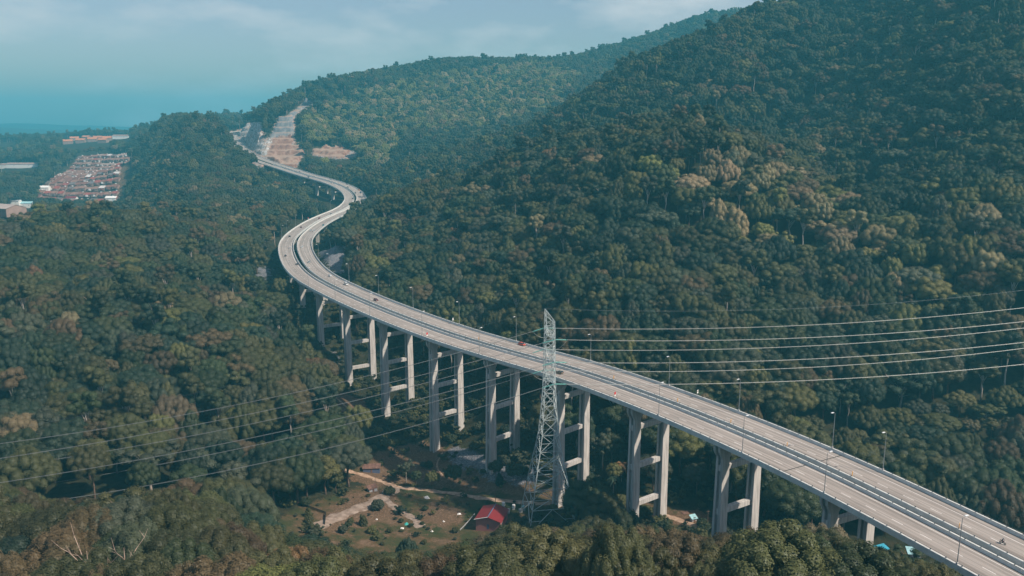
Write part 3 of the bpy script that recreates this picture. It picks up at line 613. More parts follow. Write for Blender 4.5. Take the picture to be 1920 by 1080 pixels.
for fr, lat in ((.98, 0), (.65, 0), (.75, -.75), (.75, .75)):
    u_, v_, d_ = projv(np.c_[PT[:, :2], PZ + H * fr]); u_ = u_ + lat * RAD[kidx] * sc * F / d_
    for p, a, b2 in [(EST, 1000, 2100), ([(115,258),(206,254),(206,274),(115,278)], 1200, 2620), ([(-10,308),(72,308),(72,320),(-10,320)], 1000, 2300), ([(-10,380),(30,380),(30,418),(-10,418)], 600, 1350), ([(18,368),(64,372),(64,396),(18,394)], 600, 1500), ([(205,252),(248,252),(248,264),(205,262)], 1200, 2700), ([(-5,258),(30,258),(30,272),(-5,272)], 1200, 2700), ([(478,298),(520,312),(600,330),(650,345),(672,360),(660,372),(650,378),(642,386),(625,386),(590,374),(585,345),(520,325),(470,306)], 850, 1340)] + [([(545,425),(580,405),(622,387),(647,372),(656,366),(664,373),(652,384),(641,396),(634,408),(626,418),(600,436),(580,445)], 560, 1080)] + [(q_, 300, 700) for q_ in ([(586,548),(612,548),(612,642),(588,642)],[(634,580),(706,598),(706,716),(638,720)],[(706,605),(778,620),(778,748),(732,790),(706,788)],[(798,640),(868,655),(868,806),(828,850),(798,848)],[(553,528),(577,530),(577,572),(553,570)],[(908,670),(975,690),(975,856),(932,888),(908,888)])] + [ ([(640,300),(672,297),(672,282),(583,278),(583,292)], 1100, 2000), ([(20,404),(28,392),(-20,392)], 600, 1100)] + [(p, 1180, 2000) for p in CUT]:
        alive &= ~(inpoly(u_, v_, p) & (PT[:, 1] > a) & (PT[:, 1] < b2))
wl = np.abs((PT[:, 0] - 15.5) * (285 - 319.5) - (PT[:, 1] - 319.5) * (-203 - 15.5)) / 221.0
alive &= ~((wl < 22) & (PT[:, 0] < 10) & (rng.rand(nP) < .5))
sel = np.where(alive)[0]; PT, PZ, pu, pv, nl, nk, kidx, tidx, sc, sz, H, Wt = [a_[sel] for a_ in (PT, PZ, pu, pv, nl, nk, kidx, tidx, sc, sz, H, Wt)]; nP = len(PT)
rot = rng.uniform(0, 6.283, nP); tcol = .86 * np.array([t_[0] for t_ in TONES])[tidx] * rng.uniform(.68, 1.32, (nP, 1)) * rng.uniform(.94, 1.06, (nP, 3)) * np.where(Wt[:, 7] > .15, 1.5, 1.0)[:, None] * np.where(PT[:, 1] < 300, .94, 1.0)[:, None]  # crowns of the sunlit patches are brightened, the light put into their tint
# the 300 that show largest
tu, tv, td = projv(np.c_[PT[:, :2], PZ + H * .75])
size = RAD[kidx] * sc * F / td; infr = (tu > -20) & (tu < 1940) & (tv > 0) & (tv < 1095)
cand = np.where(infr)[0]
vis = []
for i in cand[np.argsort(-size[cand])][:900]:
    top = np.array([PT[i, 0], PT[i, 1], PZ[i] + H[i] * .9]); f = np.linspace(.5, .96, 16); X = top[0] * f; Y = top[1] * f; Zr = CZ + (top[2] - CZ) * f
    if np.all(Zr > zt(X, Y) + 15) or np.sum(Zr < zt(X, Y) + 15) <= 1: vis.append(i)
    if len(vis) >= 300: break
ind = np.array(vis)
used = set(); protos = [None] * len(KINDS)
LM = [('the red house', 918, 966, 305), ('the lattice pylon', 1028, 930, 300), ('the dirt clearing', 760, 985, 290), ('the pale soil patch', 470, 885, 350), ('the fourth pier', 1070, 940, 320), ('the blue-roofed huts', 1560, 1000, 230),
      ('the fifth pier', 925, 880, 340), ('the bottom-left corner', 60, 1060, 190), ('the bottom-right corner', 1860, 1060, 160), ('the left edge', 20, 820, 300), ('the bottom centre', 960, 1070, 220), ('the bottom left-centre', 420, 1060, 210), ('the small track clearing', 1290, 975, 280),
      ('the second pier', 1380, 985, 240), ('the third pier', 1215, 960, 280), ('the right edge', 1890, 880, 320), ('the track bend', 650, 890, 340), ('the rightmost far lamps', 1610, 800, 300), ('the third pier bank', 1300, 860, 330), ('the leftmost wires', 200, 800, 300), ('the board fence', 560, 930, 300), ('the bottom right-centre', 1350, 1060, 210), ('the joint pier', 1590, 990, 200)]
def szw(s_): return 'large' if s_ > 52 else ('medium' if s_ > 36 else 'small')
labels = {}
for i in ind:
    w_ = KINDS[kidx[i]][4]; tn = TONES[tidx[i]][1]
    L_ = min(LM, key=lambda l: (l[1] - tu[i]) ** 2 + (l[2] - tv[i]) ** 2); dx, dy = tu[i] - L_[1], tv[i] - L_[2]
    side = ('left of ' if dx < 0 else 'right of ') if abs(dx) > abs(dy) else ('above ' if dy < 0 else 'below ')
    dist = 'just ' if math.hypot(dx, dy) < 55 else ('' if math.hypot(dx, dy) < 120 else 'well ')
    labels[i] = '%s %s tree, %s, %s%s%s' % (szw(size[i]), tn, w_, dist, side, L_[0])
byl = {}
for i in ind: byl.setdefault(labels[i], []).append(i)
for l, m_ in byl.items():
    if len(m_) > 1:
        m_.sort(key=lambda i: tu[i])
        for q_, i in enumerate(m_):
            if len(m_) == 2: labels[i] = ('left ' if q_ == 0 else 'right ') + l
            else: labels[i] = ('leftmost ' if q_ == 0 else 'rightmost ' if q_ == len(m_) - 1 else ordn[q_] + '-from-left ') + l
def put_tree(k, x, y, z, s_, sz_, r_, col, lab, group='forest trees in the foreground'):
    e = empty(KINDS[k][0], (x, y, z), r_, lab, 'tree', group); e.scale = (s_, s_, sz_)
    a = link('trunk', KINDS[k][2], e); c = link('crown', KINDS[k][1], e); c['tint'] = [float(v) for v in col]
    if protos[k] is None: protos[k] = (c, a)
    return e
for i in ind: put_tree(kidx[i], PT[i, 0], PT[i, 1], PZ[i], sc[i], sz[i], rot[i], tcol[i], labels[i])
for k in range(len(KINDS)):
    if protos[k] is None:
        c_ = cand[kidx[cand] == k]; i = c_[np.argmax(size[c_])]; ind = np.append(ind, i)
        put_tree(k, PT[i, 0], PT[i, 1], PZ[i], sc[i], sz[i], rot[i], tcol[i], '%s tree with %s on the hillside behind the road' % (TONES[tidx[i]][1], KINDS[k][4]))
# the rest of the wood: thousands of trees as one object, instanced on points
def gn_forest(name, V, K_, sx_, sz_, rz_, cols, label, kinds, kindlist, trunks=True):
    me = bpy.data.meshes.new(name); me.vertices.add(len(V)); me.vertices.foreach_set('co', np.asarray(V, np.float32).ravel())
    for nm, ty, data, key in (('kind_index', 'INT', K_.astype(np.int32), 'value'), ('scl', 'FLOAT_VECTOR', np.c_[sx_, sx_, sz_].astype(np.float32).ravel(), 'vector'), ('rotz', 'FLOAT_VECTOR', np.c_[np.zeros(len(V)), np.zeros(len(V)), rz_].astype(np.float32).ravel(), 'vector'), ('tint', 'FLOAT_VECTOR', cols.astype(np.float32).ravel(), 'vector')):
        a_ = me.attributes.new(nm, ty, 'POINT'); a_.data.foreach_set(key, data)
    o = link(name, me); tag(o, label, kind='stuff')
    ng = bpy.data.node_groups.new(name + '_nodes', 'GeometryNodeTree'); ng.interface.new_socket('Geometry', in_out='INPUT', socket_type='NodeSocketGeometry'); ng.interface.new_socket('Geometry', in_out='OUTPUT', socket_type='NodeSocketGeometry')
    gi = N(ng, 'NodeGroupInput'); go = N(ng, 'NodeGroupOutput'); jn_ = N(ng, 'GeometryNodeJoinGeometry')
    def na(nm, ty): n_ = N(ng, 'GeometryNodeInputNamedAttribute', data_type=ty); n_.inputs[0].default_value = nm; return n_
    ki = na('kind_index', 'INT'); ss_ = na('scl', 'FLOAT_VECTOR'); rr_ = na('rotz', 'FLOAT_VECTOR'); er = N(ng, 'FunctionNodeEulerToRotation'); ng.links.new(rr_.outputs[0], er.inputs[0])
    for k in kindlist:
        cmp_ = N(ng, 'FunctionNodeCompare', data_type='INT', operation='EQUAL'); ng.links.new(ki.outputs[0], cmp_.inputs[2]); cmp_.inputs[3].default_value = k
        ip = N(ng, 'GeometryNodeInstanceOnPoints'); ng.links.new(gi.outputs[0], ip.inputs['Points']); ng.links.new(cmp_.outputs[0], ip.inputs['Selection'])
        jj = N(ng, 'GeometryNodeJoinGeometry')
        for src in (protos[k] if trunks else protos[k][:1]):
            oi = N(ng, 'GeometryNodeObjectInfo', transform_space='ORIGINAL'); oi.inputs['Object'].default_value = src; ng.links.new(oi.outputs['Geometry'], jj.inputs[0])
        ng.links.new(jj.outputs[0], ip.inputs['Instance']); ng.links.new(er.outputs[0], ip.inputs['Rotation']); ng.links.new(ss_.outputs[0], ip.inputs['Scale']); ng.links.new(ip.outputs[0], jn_.inputs[0])
    ng.links.new(jn_.outputs[0], go.inputs[0]); md = o.modifiers.new('trees', 'NODES'); md.node_group = ng; return o
rest = np.setdiff1d(np.arange(nP), ind)
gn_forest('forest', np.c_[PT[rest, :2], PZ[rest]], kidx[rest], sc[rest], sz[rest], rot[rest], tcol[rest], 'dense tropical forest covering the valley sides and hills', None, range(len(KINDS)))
# bushes and low growth
bu = []
g2 = np.random.RandomState(77)
X = g2.uniform(-330, 200, 16000); Y = g2.uniform(180, 760, 16000); l_, k_ = near_line(X, Y); Zb = zt(X, Y); bu_, bv_, _ = projv(np.c_[X, Y, Zb])
mdw = inpoly(bu_, bv_, MEADOW); sl = np.zeros(len(X), bool)
for p in SOIL + ROCK: sl |= inpoly(bu_, bv_, p)
lft = inpoly(bu_, bv_, [(500,905),(600,880),(640,905),(700,915),(690,935),(620,950),(560,955),(500,985),(480,940)]) | inpoly(bu_, bv_, [(745,912),(900,935),(980,945),(960,960),(880,955),(770,940)])
keep = lft & (g2.rand(len(X)) < .6) | ((l_ < 46) & ~mdw & ~sl & (Zb + 5 < CL[k_, 2] - 6)) | (mdw & (g2.rand(len(X)) < .38))
pathpx = [[(560,992),(600,985),(650,955),(700,945),(745,905),(700,885),(640,878),(645,890),(715,905),(690,935),(640,950),(585,985)], [(700,905),(1130,925),(1130,950),(1000,945),(700,920)]]
for p in pathpx: keep &= ~inpoly(bu_, bv_, p)
keep &= ((X + 9) ** 2 + (Y - 320) ** 2) > 110
X, Y, Zb = X[keep], Y[keep], Zb[keep]; nB = len(X); bk_ = g2.choice([0, 3, 5, 7, 9], nB, p=[.2, .35, .25, .05, .15]); bs_ = g2.uniform(.16, .42, nB)
inm = inpoly(*projv(np.c_[X, Y, Zb])[:2], MEADOW) & (g2.rand(nB) < .75)
bs_ = np.where(inm, bs_ * g2.uniform(.15, .5, nB), bs_)
bc = .8 * np.array([t_[0] for t_ in TONES])[g2.choice([0, 1, 3, 4, 5], nB, p=[.2, .35, .2, .15, .1])] * g2.uniform(.8, 1.25, (nB, 1))
gn_forest('undergrowth', np.c_[X, Y, Zb - 6.5 * bs_], bk_, bs_ * 1.15, bs_, g2.uniform(0, 6.28, nB), bc, 'low bushes and scrub under the viaduct and around the clearing', None, [0, 3, 5, 7, 9], trunks=False)
print('TREES', nP, len(ind), nB, sum(len(k[1].polygons) for k in KINDS))
# ------------------------------------------------------------------ lattice pylons and power lines
PYL = (15.5, 319.5); PZB = -1.5; PROT = 0.18       # local y axis points back-left
def pylon(x, y, zb, rot, lab):
    root = empty('lattice_pylon', (x, y, zb), rot, lab, 'pylon', 'pylons of the power line')
    body = MB(); lev = [0, 9, 17.5, 25.5, 33, 40, 46.5, 52.5, 58, 63, 66.5, 70, 73.5, 76.8, 80, 83.2, 86]
    def hw(z): return float(np.interp(z, [0, 21, 38, 54, 63, 86], [10.0, 6.8, 3.7, 2.5, 2.15, 1.8]))
    def cor(z): h = hw(z); return [Vector((-h, -h, z)), Vector((h, -h, z)), Vector((h, h, z)), Vector((-h, h, z))]
    for i in range(len(lev) - 1):
        a, b = cor(lev[i]), cor(lev[i + 1]); rl = .23 if lev[i] < 60 else .17; rb = .135 if lev[i] < 60 else .088
        for k in range(4):
            k2 = (k + 1) % 4; body.bar(a[k], b[k], rl, 4, caps=False)
            body.bar(b[k], b[k2], rb, 4, caps=False)
            if i == 0:
                mm = (b[k] + b[k2]) / 2; body.bar(a[k], mm, rb * 1.2, 4, caps=False); body.bar(a[k2], mm, rb * 1.2, 4, caps=False)
                for q in (a[k], a[k2]): body.bar((q + mm) / 2, (q + (b[k] if q is a[k] else b[k2])) / 2, rb * .8, 4, caps=False)
            else:
                body.bar(a[k], b[k2], rb, 4, caps=False); body.bar(a[k2], b[k], rb, 4, caps=False)
                if hw(lev[i]) > 4:
                    c = (a[k] + b[k2] + a[k2] + b[k]) / 4; body.bar((a[k] + b[k]) / 2, c, rb * .7, 4, caps=False); body.bar((a[k2] + b[k2]) / 2, c, rb * .7, 4, caps=False)
        if i in (2, 5, 8): body.bar(b[0], b[2], rb, 4, caps=False); body.bar(b[1], b[3], rb, 4, caps=False)
    body.build('tower_body', M['steel'], root)
    pk = MB(); t0 = cor(86); tops = [Vector((-1.7, -1.7, 93.2)), Vector((1.75, -1.7, 88.6)), Vector((1.75, 1.7, 88.6)), Vector((-1.7, 1.7, 93.2))]
    for k in range(4):
        k2 = (k + 1) % 4; pk.bar(t0[k], tops[k], .15, 4); pk.bar(tops[k], tops[k2], .1, 4); pk.bar(t0[k], tops[k2], .08, 4); pk.bar(t0[k2], tops[k], .08, 4)
    for f in (.33, .66):
        r_ = [t0[k].lerp(tops[k], f) for k in range(4)]
        for k in range(4): pk.bar(r_[k], r_[(k + 1) % 4], .08, 4)
    pk.build('peak', M['steel'], root)
    ft = [MB().box((sx_ * 10.0, sy_ * 10.0, .1), (1.6, 1.6, 1.4)).build('footing', M['concrete'], root) for sx_ in (-1, 1) for sy_ in (-1, 1)]
    tips = {}
    for li, z in enumerate((83.0, 73.6, 64.4)):
        for sy_ in (1, -1):
            am = MB(); h = hw(z); tip = Vector((0, sy_ * 9.6, z)); tip2 = Vector((0, sy_ * 9.6, z + .5))
            lo = [Vector((-h, sy_ * h, z)), Vector((h, sy_ * h, z))]; up = [Vector((-h, sy_ * h, z + 3)), Vector((h, sy_ * h, z + 3))]
            for q in lo: am.bar(q, tip, .12, 4)
            for q in up: am.bar(q, tip2, .1, 4)
            for f in (.0, .33, .66):
                l_ = [q.lerp(tip, f) for q in lo]; u_ = [q.lerp(tip2, f) for q in up]; l2 = [q.lerp(tip, min(f + .33, 1)) for q in lo]
                am.bar(l_[0], l_[1], .08, 4); am.bar(u_[0], u_[1], .07, 4)
                for k in (0, 1): am.bar(l_[k], u_[k], .07, 4); am.bar(u_[k], l2[k], .07, 4)
                am.bar(l_[0], l2[1], .07, 4)
            am.build('cross_arm', M['steel'], root); tips[(li, sy_)] = tip
    return root, tips
def wpos(root, p): c, s_ = math.cos(root.rotation_euler[2]), math.sin(root.rotation_euler[2]); return np.array([root.location[0] + p[0] * c - p[1] * s_, root.location[1] + p[0] * s_ + p[1] * c, root.location[2] + p[2]])
pyl, TIPS = pylon(PYL[0], PYL[1], PZB, PROT, 'tall narrow steel lattice pylon standing in front of the viaduct')
RP = (335.0, 372.0); LP = (-203.0, 285.0)
pyr, _ = pylon(RP[0], RP[1], z1(*RP) - 8, PROT, 'lattice pylon on the hillside to the right carrying the same wires'); pyl2, _ = pylon(LP[0], LP[1], 0, PROT, 'lattice pylon in the trees to the left carrying the same wires')
WR = {(0,1):[(1600,605),(1920,577)],(0,-1):[(1600,629),(1920,603)],(1,1):[(1600,644),(1920,615)],(1,-1):[(1600,669),(1920,642)],(2,1):[(1600,684),(1920,653)],(2,-1):[(1600,709),(1920,683)]}
WL = {(0,1):[(600,725.7),(6,831)],(0,-1):[(600,748),(0,859.5)],(1,1):[(600,766.6),(25,873)],(1,-1):[(600,793),(40,899)],(2,1):[(600,807.5),(62,911)],(2,-1):[(600,843.7),(106,938)]}
def wire_curve(a, b2, cons):
    """height profile of a hanging wire between plan points a and b: a parabola through the tip and two sighted points"""
    a = np.array(a); T_ = [0.0]; Z_ = [a[2]]
    for (u, v) in cons:
        r = ray(u, v); k = r[0] / r[1]          # x = k*y ; a + t*(b-a)
        t_ = (k * a[1] - a[0]) / ((b2[0] - a[0]) - k * (b2[1] - a[1])); y_ = a[1] + t_ * (b2[1] - a[1]); T_.append(t_); Z_.append(CZ + r[2] / r[1] * y_)
    c = np.polyfit(T_, Z_, 2); return lambda t_: np.array([a[0] + t_ * (b2[0] - a[0]), a[1] + t_ * (b2[1] - a[1]), np.polyval(c, t_)])
vv = {0: 'upper', 1: 'middle', 2: 'lower'}
for key, tip in TIPS.items():
    w0 = wpos(pyl, tip); ends = []
    for side, tgt, cons in (('right', RP, WR[key]), ('left', LP, WL[key])):
        off = wpos(pyl, Vector((0, key[1] * 9.6, 0)))[:2] - np.array(PYL); f = wire_curve(w0, (tgt[0] + off[0], tgt[1] + off[1]), cons)
        L_ = math.hypot(tgt[0] - PYL[0], tgt[1] - PYL[1]); t0 = 5.0 / L_; p1 = f(t0); ends.append(p1)
        d = np.array([p1[0] - w0[0], p1[1] - w0[1]]); d /= np.linalg.norm(d); nrm = np.array([-d[1], d[0], 0]) * .28
        ins = MB()
        for sg in (-1, 1):
            for k in range(11):
                q = w0 + (p1 - w0) * (.08 + .84 * k / 11) + nrm * sg; q2 = w0 + (p1 - w0) * (.08 + .84 * (k + .55) / 11) + nrm * sg; ins.bar(q, q2, .19, 6, .12)
            ins.bar(w0 + nrm * sg, p1 + nrm * sg, .05, 4)
        ins.bar(p1 - nrm, p1 + nrm, .08, 4)
        io = ins.build('insulator_string', M['glassins'], pyl); io.matrix_parent_inverse = Matrix.LocRotScale(pyl.location, pyl.rotation_euler, None).inverted()
        wb = MB()
        for sg in (-1, 1):
            ts = np.linspace(t0, 1.0, 46); wb.tube([f(t_) + nrm * sg * .8 for t_ in ts], .05, 4)
        for t_ in np.linspace(t0, 1, 9)[1:-1]: wb.bar(f(t_) - nrm * .8, f(t_) + nrm * .8, .06, 4)
        tag(wb.build('power_line', M['wire']), '%s power line of the %s circuit running %s from the pylon' % (vv[key[0]], 'rear' if key[1] > 0 else 'front', side), 'power line', 'power lines strung from the pylon')
    jm = MB(); pts_ = []
    for k in range(13):
        f_ = k / 12; q = ends[0] * (1 - f_) + ends[1] * f_; q = q + np.array([0, 0, -3.4 * math.sin(math.pi * f_) ** .8]); pts_.append(q)
    jm.tube(pts_, .07, 4); jo = jm.build('jumper_cable', M['wire'], pyl); jo.matrix_parent_inverse = Matrix.LocRotScale(pyl.location, pyl.rotation_euler, None).inverted()
for nm, tgt, cons in (('right', RP, [(1425, 581), (1912, 545)]), ('left', LP, [(860, 622), (157, 779)])):
    w0 = wpos(pyl, Vector((-1.7, 1.7, 93.2))); f = wire_curve(w0, tgt, cons); wb = MB(); wb.tube([f(t_) for t_ in np.linspace(0, 1, 46)], .032, 4)
    tag(wb.build('earth_wire', M['rail']), 'thin dark earth wire running %s from the peak of the pylon' % nm, 'earth wire', 'earth wires strung from the pylon')

# ------------------------------------------------------------------ street lamps
def on_road(u, v, up=-1.0):
    z = 60 + up
    for _ in range(25):
        p = atz(u, v, z); s, o = nearest_s(p[0], p[1]); z = .6 * z + .4 * (road_at(s)[2] + up)
    return s, o
LAMPS_FAR = [(1660,880),(1566,838.5),(1389,769),(1263.5,720),(1111,675),(980,636),(870,606),(778,577),(709,552.5),(655,528),(618,507),(600,487)]
LAMPS_NEAR = [(1800,1056),(1545,924),(1392,848),(1235,779),(1035,703),(905,662),(792,629),(700,590),(629,562),(581,536)]
BEND = [(528,447),(534,437),(552,425),(594,404),(617,394)]
def lamp_parts():
    p = MB(); p.bar((0, 0, 0), (0, 0, 12.2), .13, 8, .07); p.tube([(0, 0, 12.1), (0, .3, 12.45), (0, 1.1, 12.6)], .05, 6)
    b = MB(); b.box((0, 0, .25), (.45, .45, .5))
    h = MB(); h.box((0, 1.35, 12.62), (.42, 1.1, .16)); h.bar((0, 1.0, 12.56), (0, 1.75, 12.56), .14, 6)
    return p.mesh('pole', M['pole']), b.mesh('base', M['concrete']), h.mesh('lamp_head', M['lamphead'])
LPM = lamp_parts()
def lamp(s, o, lab, grp):
    q = road_at(s, o, -.02); t_ = road_dir(s); rz = math.atan2(-t_[0], t_[1]) + (math.pi / 2 if o > 0 else -math.pi / 2)
    e = empty('street_lamp', q, rz, lab, 'street lamp', grp)
    for nm, me in zip(('pole', 'base', 'lamp_head'), LPM): link(nm, me, e)
for i, (u, v) in enumerate(LAMPS_FAR):
    s, o = on_road(u, v, 0); lamp(s, 14.45, ('rightmost' if i == 0 else ordn[i] + ' from the right') + ' lamp on the far parapet', 'street lamps on the far parapet')
for i, (u, v) in enumerate(LAMPS_NEAR):
    s, o = on_road(u, v, 0); lamp(s, -14.45, ('rightmost' if i == 0 else ordn[i] + ' from the right') + ' lamp on the near parapet', 'street lamps on the near parapet')
for i, (u, v) in enumerate(BEND):
    s, o = on_road(u, v, 0); lamp(s, -14.45, ordn[i] + ' lamp from the left on the outer side of the far bend', 'street lamps round the bend')
# ------------------------------------------------------------------ signs
M['yellow'] = mat('yellow_sign', (.62, .30, .03), .5); M['black'] = mat('black', (.02, .02, .02), .5); M['red'] = mat('red_sign', (.5, .03, .03), .5)
def chevron(s, o, lab):
    q = road_at(s, o, 0); t_ = road_dir(s); rz = math.atan2(t_[1], t_[0]) - math.pi / 2 + .5
    e = empty('chevron_sign', q, rz, lab, 'road sign', 'yellow chevron signs on the median barrier')
    MB().bar((0, 0, -.3), (0, 0, 1.0), .05, 6).build('post', M['pole'], e); MB().box((0, 0, 1.05), (1.0, .06, 1.25)).build('plate', M['yellow'], e)
    c = MB()
    for yy in (-.034, .034): c.add([(-.3, yy, 1.5), (-.02, yy, 1.5), (.3, yy, 1.05), (-.02, yy, .6), (-.3, yy, .6), (0, yy, 1.05)], [(0, 1, 2, 5), (5, 2, 3, 4)])
    c.build('chevron_mark', M['black'], e)
for i, (u, v) in enumerate([(1788,989),(1589.5,891),(1467.5,836),(1361.5,792),(1263,752.5),(1145.5,709),(1020,668),(905,633)]):
    s, o = on_road(u, v, .9); chevron(s, 1.75, ('rightmost' if i == 0 else ordn[i] + ' from the right') + ' yellow chevron sign on the median barrier')
def round_sign(u, v, o, lab, kind_):
    s, _ = on_road(u, v, 1.0); q = road_at(s, o, 0); t_ = road_dir(s); rz = math.atan2(t_[1], t_[0]) - math.pi / 2 + .25
    e = empty('road_sign', q, rz, lab, 'road sign'); MB().bar((0, 0, -.6), (0, 0, 2.2), .05, 6).build('post', M['pole'], e)
    p = MB()
    if kind_ == 'disc':
        p.bar((0, -.04, 1.9), (0, .04, 1.9), .62, 20); p.build('disc', M['red'], e); MB().box((0, 0, .95), (.8, .06, .6)).build('plate', M['white'], e)
    else:
        p.box((0, 0, 1.6), (1.0, .07, 1.3)).build('plate', M['white'], e); MB().box((0, -.045, 1.75), (.7, .02, .35)).build('panel', M['rail'], e)
round_sign(1155, 741, -14.4, 'round red sign over a white plate on the near parapet right of the pylon', 'disc'); round_sign(815, 626, -14.4, 'round red sign on the near parapet left of the pylon', 'disc')
round_sign(1311, 736, 14.4, 'small white sign board on the far parapet right of the pylon', 'board'); round_sign(857.5, 599, 14.4, 'small white sign board on the far parapet left of the pylon', 'board')
round_sign(580, 410, -14.4, 'round red sign on the outer parapet at the far bend', 'disc')
# ------------------------------------------------------------------ vehicles
M['tyre'] = mat('tyre', (.02, .02, .02), .9); M['glass'] = mat('car_glass', (.02, .03, .035), .08, spec=.8); M['headl'] = mat('headlight', (.8, .8, .75), .2); M['taill'] = mat('taillight', (.35, .02, .02), .3); M['rim'] = mat('rim', (.4, .4, .4), .3, .8)
CARM = {}
def carmats(c):
    if c not in CARM:
        col = {'white': (.72, .73, .73), 'silver': (.42, .46, .47), 'black': (.02, .022, .026), 'dark grey': (.09, .10, .11), 'dark red': (.14, .012, .018), 'red': (.34, .03, .03), 'orange-red': (.50, .07, .035), 'teal': (.03, .20, .24), 'dark blue': (.02, .05, .12), 'olive grey': (.16, .15, .11), 'orange': (.6, .22, .04)}[c]
        CARM[c] = mat('car_paint_' + c.replace(' ', '_').replace('-', '_'), col, .25, .1, spec=.6)
    return CARM[c]
CSEC = {'sedan': [(-2.25, .45, .95, .95), (-2.1, .3, 1.0, .95), (-1.5, .25, 1.02, 1.42), (-.5, .25, .98, 1.46), (.3, .25, .95, 1.40), (1.1, .25, .92, .92), (2.0, .28, .78, .78), (2.25, .42, .62, .62)],
        'hatch': [(-1.95, .45, 1.0, 1.1), (-1.85, .3, 1.02, 1.45), (-1.2, .25, 1.0, 1.52), (-.3, .25, .98, 1.54), (.4, .25, .96, 1.46), (1.05, .25, .95, .96), (1.75, .28, .8, .8), (1.95, .42, .62, .62)],
        'van': [(-2.3, .45, 1.05, 1.7), (-2.2, .3, 1.1, 1.85), (-1.2, .25, 1.1, 1.9), (0, .25, 1.08, 1.9), (.9, .25, 1.05, 1.82), (1.5, .25, 1.02, 1.1), (2.1, .28, .9, .9), (2.3, .42, .7, .7)]}
def car(u, v, kind_, col, lab):
    s, o = on_road(u, v, -.4); o = min(max(o, -13.2), 13.2)
    if abs(o) < 3.2: o = 3.6 * (1 if o > 0 else -1)
    q = road_at(s, o, -1.02 if True else 0); q[2] += 0
    t_ = road_dir(s); h = math.atan2(t_[1], t_[0]) + (math.pi if o > 0 else 0)
    e = empty(kind_ + '_car' if kind_ != 'van' else 'passenger_van', q, h, lab, 'van' if kind_ == 'van' else 'car', 'vehicles driving on the viaduct')
    pitch_ = math.atan2(road_at(s + 3)[2] - road_at(s - 3)[2], 6); e.rotation_euler[1] = -pitch_ if o < 0 else pitch_
    sec = CSEC[kind_]; W_ = .86; b = MB(); vs = []; m_ = len(sec)
    for (x, z0, zb, zr) in sec:
        w = W_ * (.86 if abs(x) > 1.9 else 1)
        vs += [(x, -w * .92, z0), (x, -w, z0 + .2), (x, -w, (z0 + zb) / 2 + .1), (x, -w * .95, zb), (x, w * .95, zb), (x, w, (z0 + zb) / 2 + .1), (x, w, z0 + .2), (x, w * .92, z0)]
    fs = [(i * 8 + k, i * 8 + (k + 1) % 8, (i + 1) * 8 + (k + 1) % 8, (i + 1) * 8 + k) for i in range(m_ - 1) for k in range(8)] + [tuple(range(7, -1, -1)), tuple(range((m_ - 1) * 8, m_ * 8))]
    b.add(vs, fs); b.build('body', carmats(col), e)
    cab = [q_ for q_ in sec if q_[3] > q_[2] + .1]; i0 = sec.index(cab[0]); i1 = sec.index(cab[-1]); g = MB(); rf = MB(); gv = []; nxt = sec[min(i1 + 1, m_ - 1)]; prv = sec[max(i0 - 1, 0)]
    prof = [(prv[0] if kind_ == 'sedan' else cab[0][0] - .05, cab[0][2])] + [(c_[0], c_[3] - .06) for c_ in cab] + [(nxt[0], nxt[2])]
    for (x, z) in prof: w = W_ * (.93 if z < 1.15 else .76); gv += [(x, -w, z), (x, w, z)]
    bs_ = [(x, s_ * W_ * .93, .93 if kind_ != 'van' else 1.0) for (x, z) in prof for s_ in (-1, 1)]; n_ = len(prof)
    g.add(gv + bs_, [(2 * i, 2 * i + 1, 2 * i + 3, 2 * i + 2) for i in range(n_ - 1)] + [(2 * i, 2 * i + 2, 2 * n_ + 2 * i + 2, 2 * n_ + 2 * i) for i in range(n_ - 1)] + [(2 * i + 1, 2 * n_ + 2 * i + 1, 2 * n_ + 2 * i + 3, 2 * i + 3) for i in range(n_ - 1)] + [(0, 2 * n_, 2 * n_ + 1, 1)]); g.build('window', M['glass'], e)
    rv = []
    for c_ in cab: rv += [(c_[0] + (.12 if c_ is cab[0] else 0), -W_ * .72, c_[3]), (c_[0] + (.12 if c_ is cab[0] else 0), W_ * .72, c_[3])]
    rv += [(x, y, z - .07) for x, y, z in rv]; k_ = len(cab)
    rf.add(rv, [(2 * i, 2 * i + 1, 2 * i + 3, 2 * i + 2) for i in range(k_ - 1)] + [(2 * k_ + 2 * i, 2 * k_ + 2 * i + 2, 2 * k_ + 2 * i + 3, 2 * k_ + 2 * i + 1) for i in range(k_ - 1)] + [(2 * i, 2 * i + 2, 2 * k_ + 2 * i + 2, 2 * k_ + 2 * i) for i in range(k_ - 1)] + [(2 * i + 1, 2 * k_ + 2 * i + 1, 2 * k_ + 2 * i + 3, 2 * i + 3) for i in range(k_ - 1)] + [(0, 2 * k_, 2 * k_ + 1, 1), (2 * k_ - 2, 2 * k_ - 1, 4 * k_ - 1, 4 * k_ - 2)]); rf.build('roof', carmats(col), e)
    for x in (sec[0][0] + .75, sec[-1][0] - .8):
        for y in (-.76, .76):
            wh = MB(); wh.bar((x, y - .11, .32), (x, y + .11, .32), .32, 14); wo_ = wh.build('wheel', M['tyre'], e)
            sg = 1 if y > 0 else -1; MB().bar((x, y + sg * .10, .32), (x, y + sg * .125, .32), .19, 10).build('rim', M['rim'], wo_)
    for y in (-.6, .6):
        MB().box((sec[-1][0] - .04, y, .66), (.1, .32, .16)).build('headlight', M['headl'], e); MB().box((sec[0][0] + .02, y, .82), (.1, .26, .2)).build('tail_light', M['taill'], e)
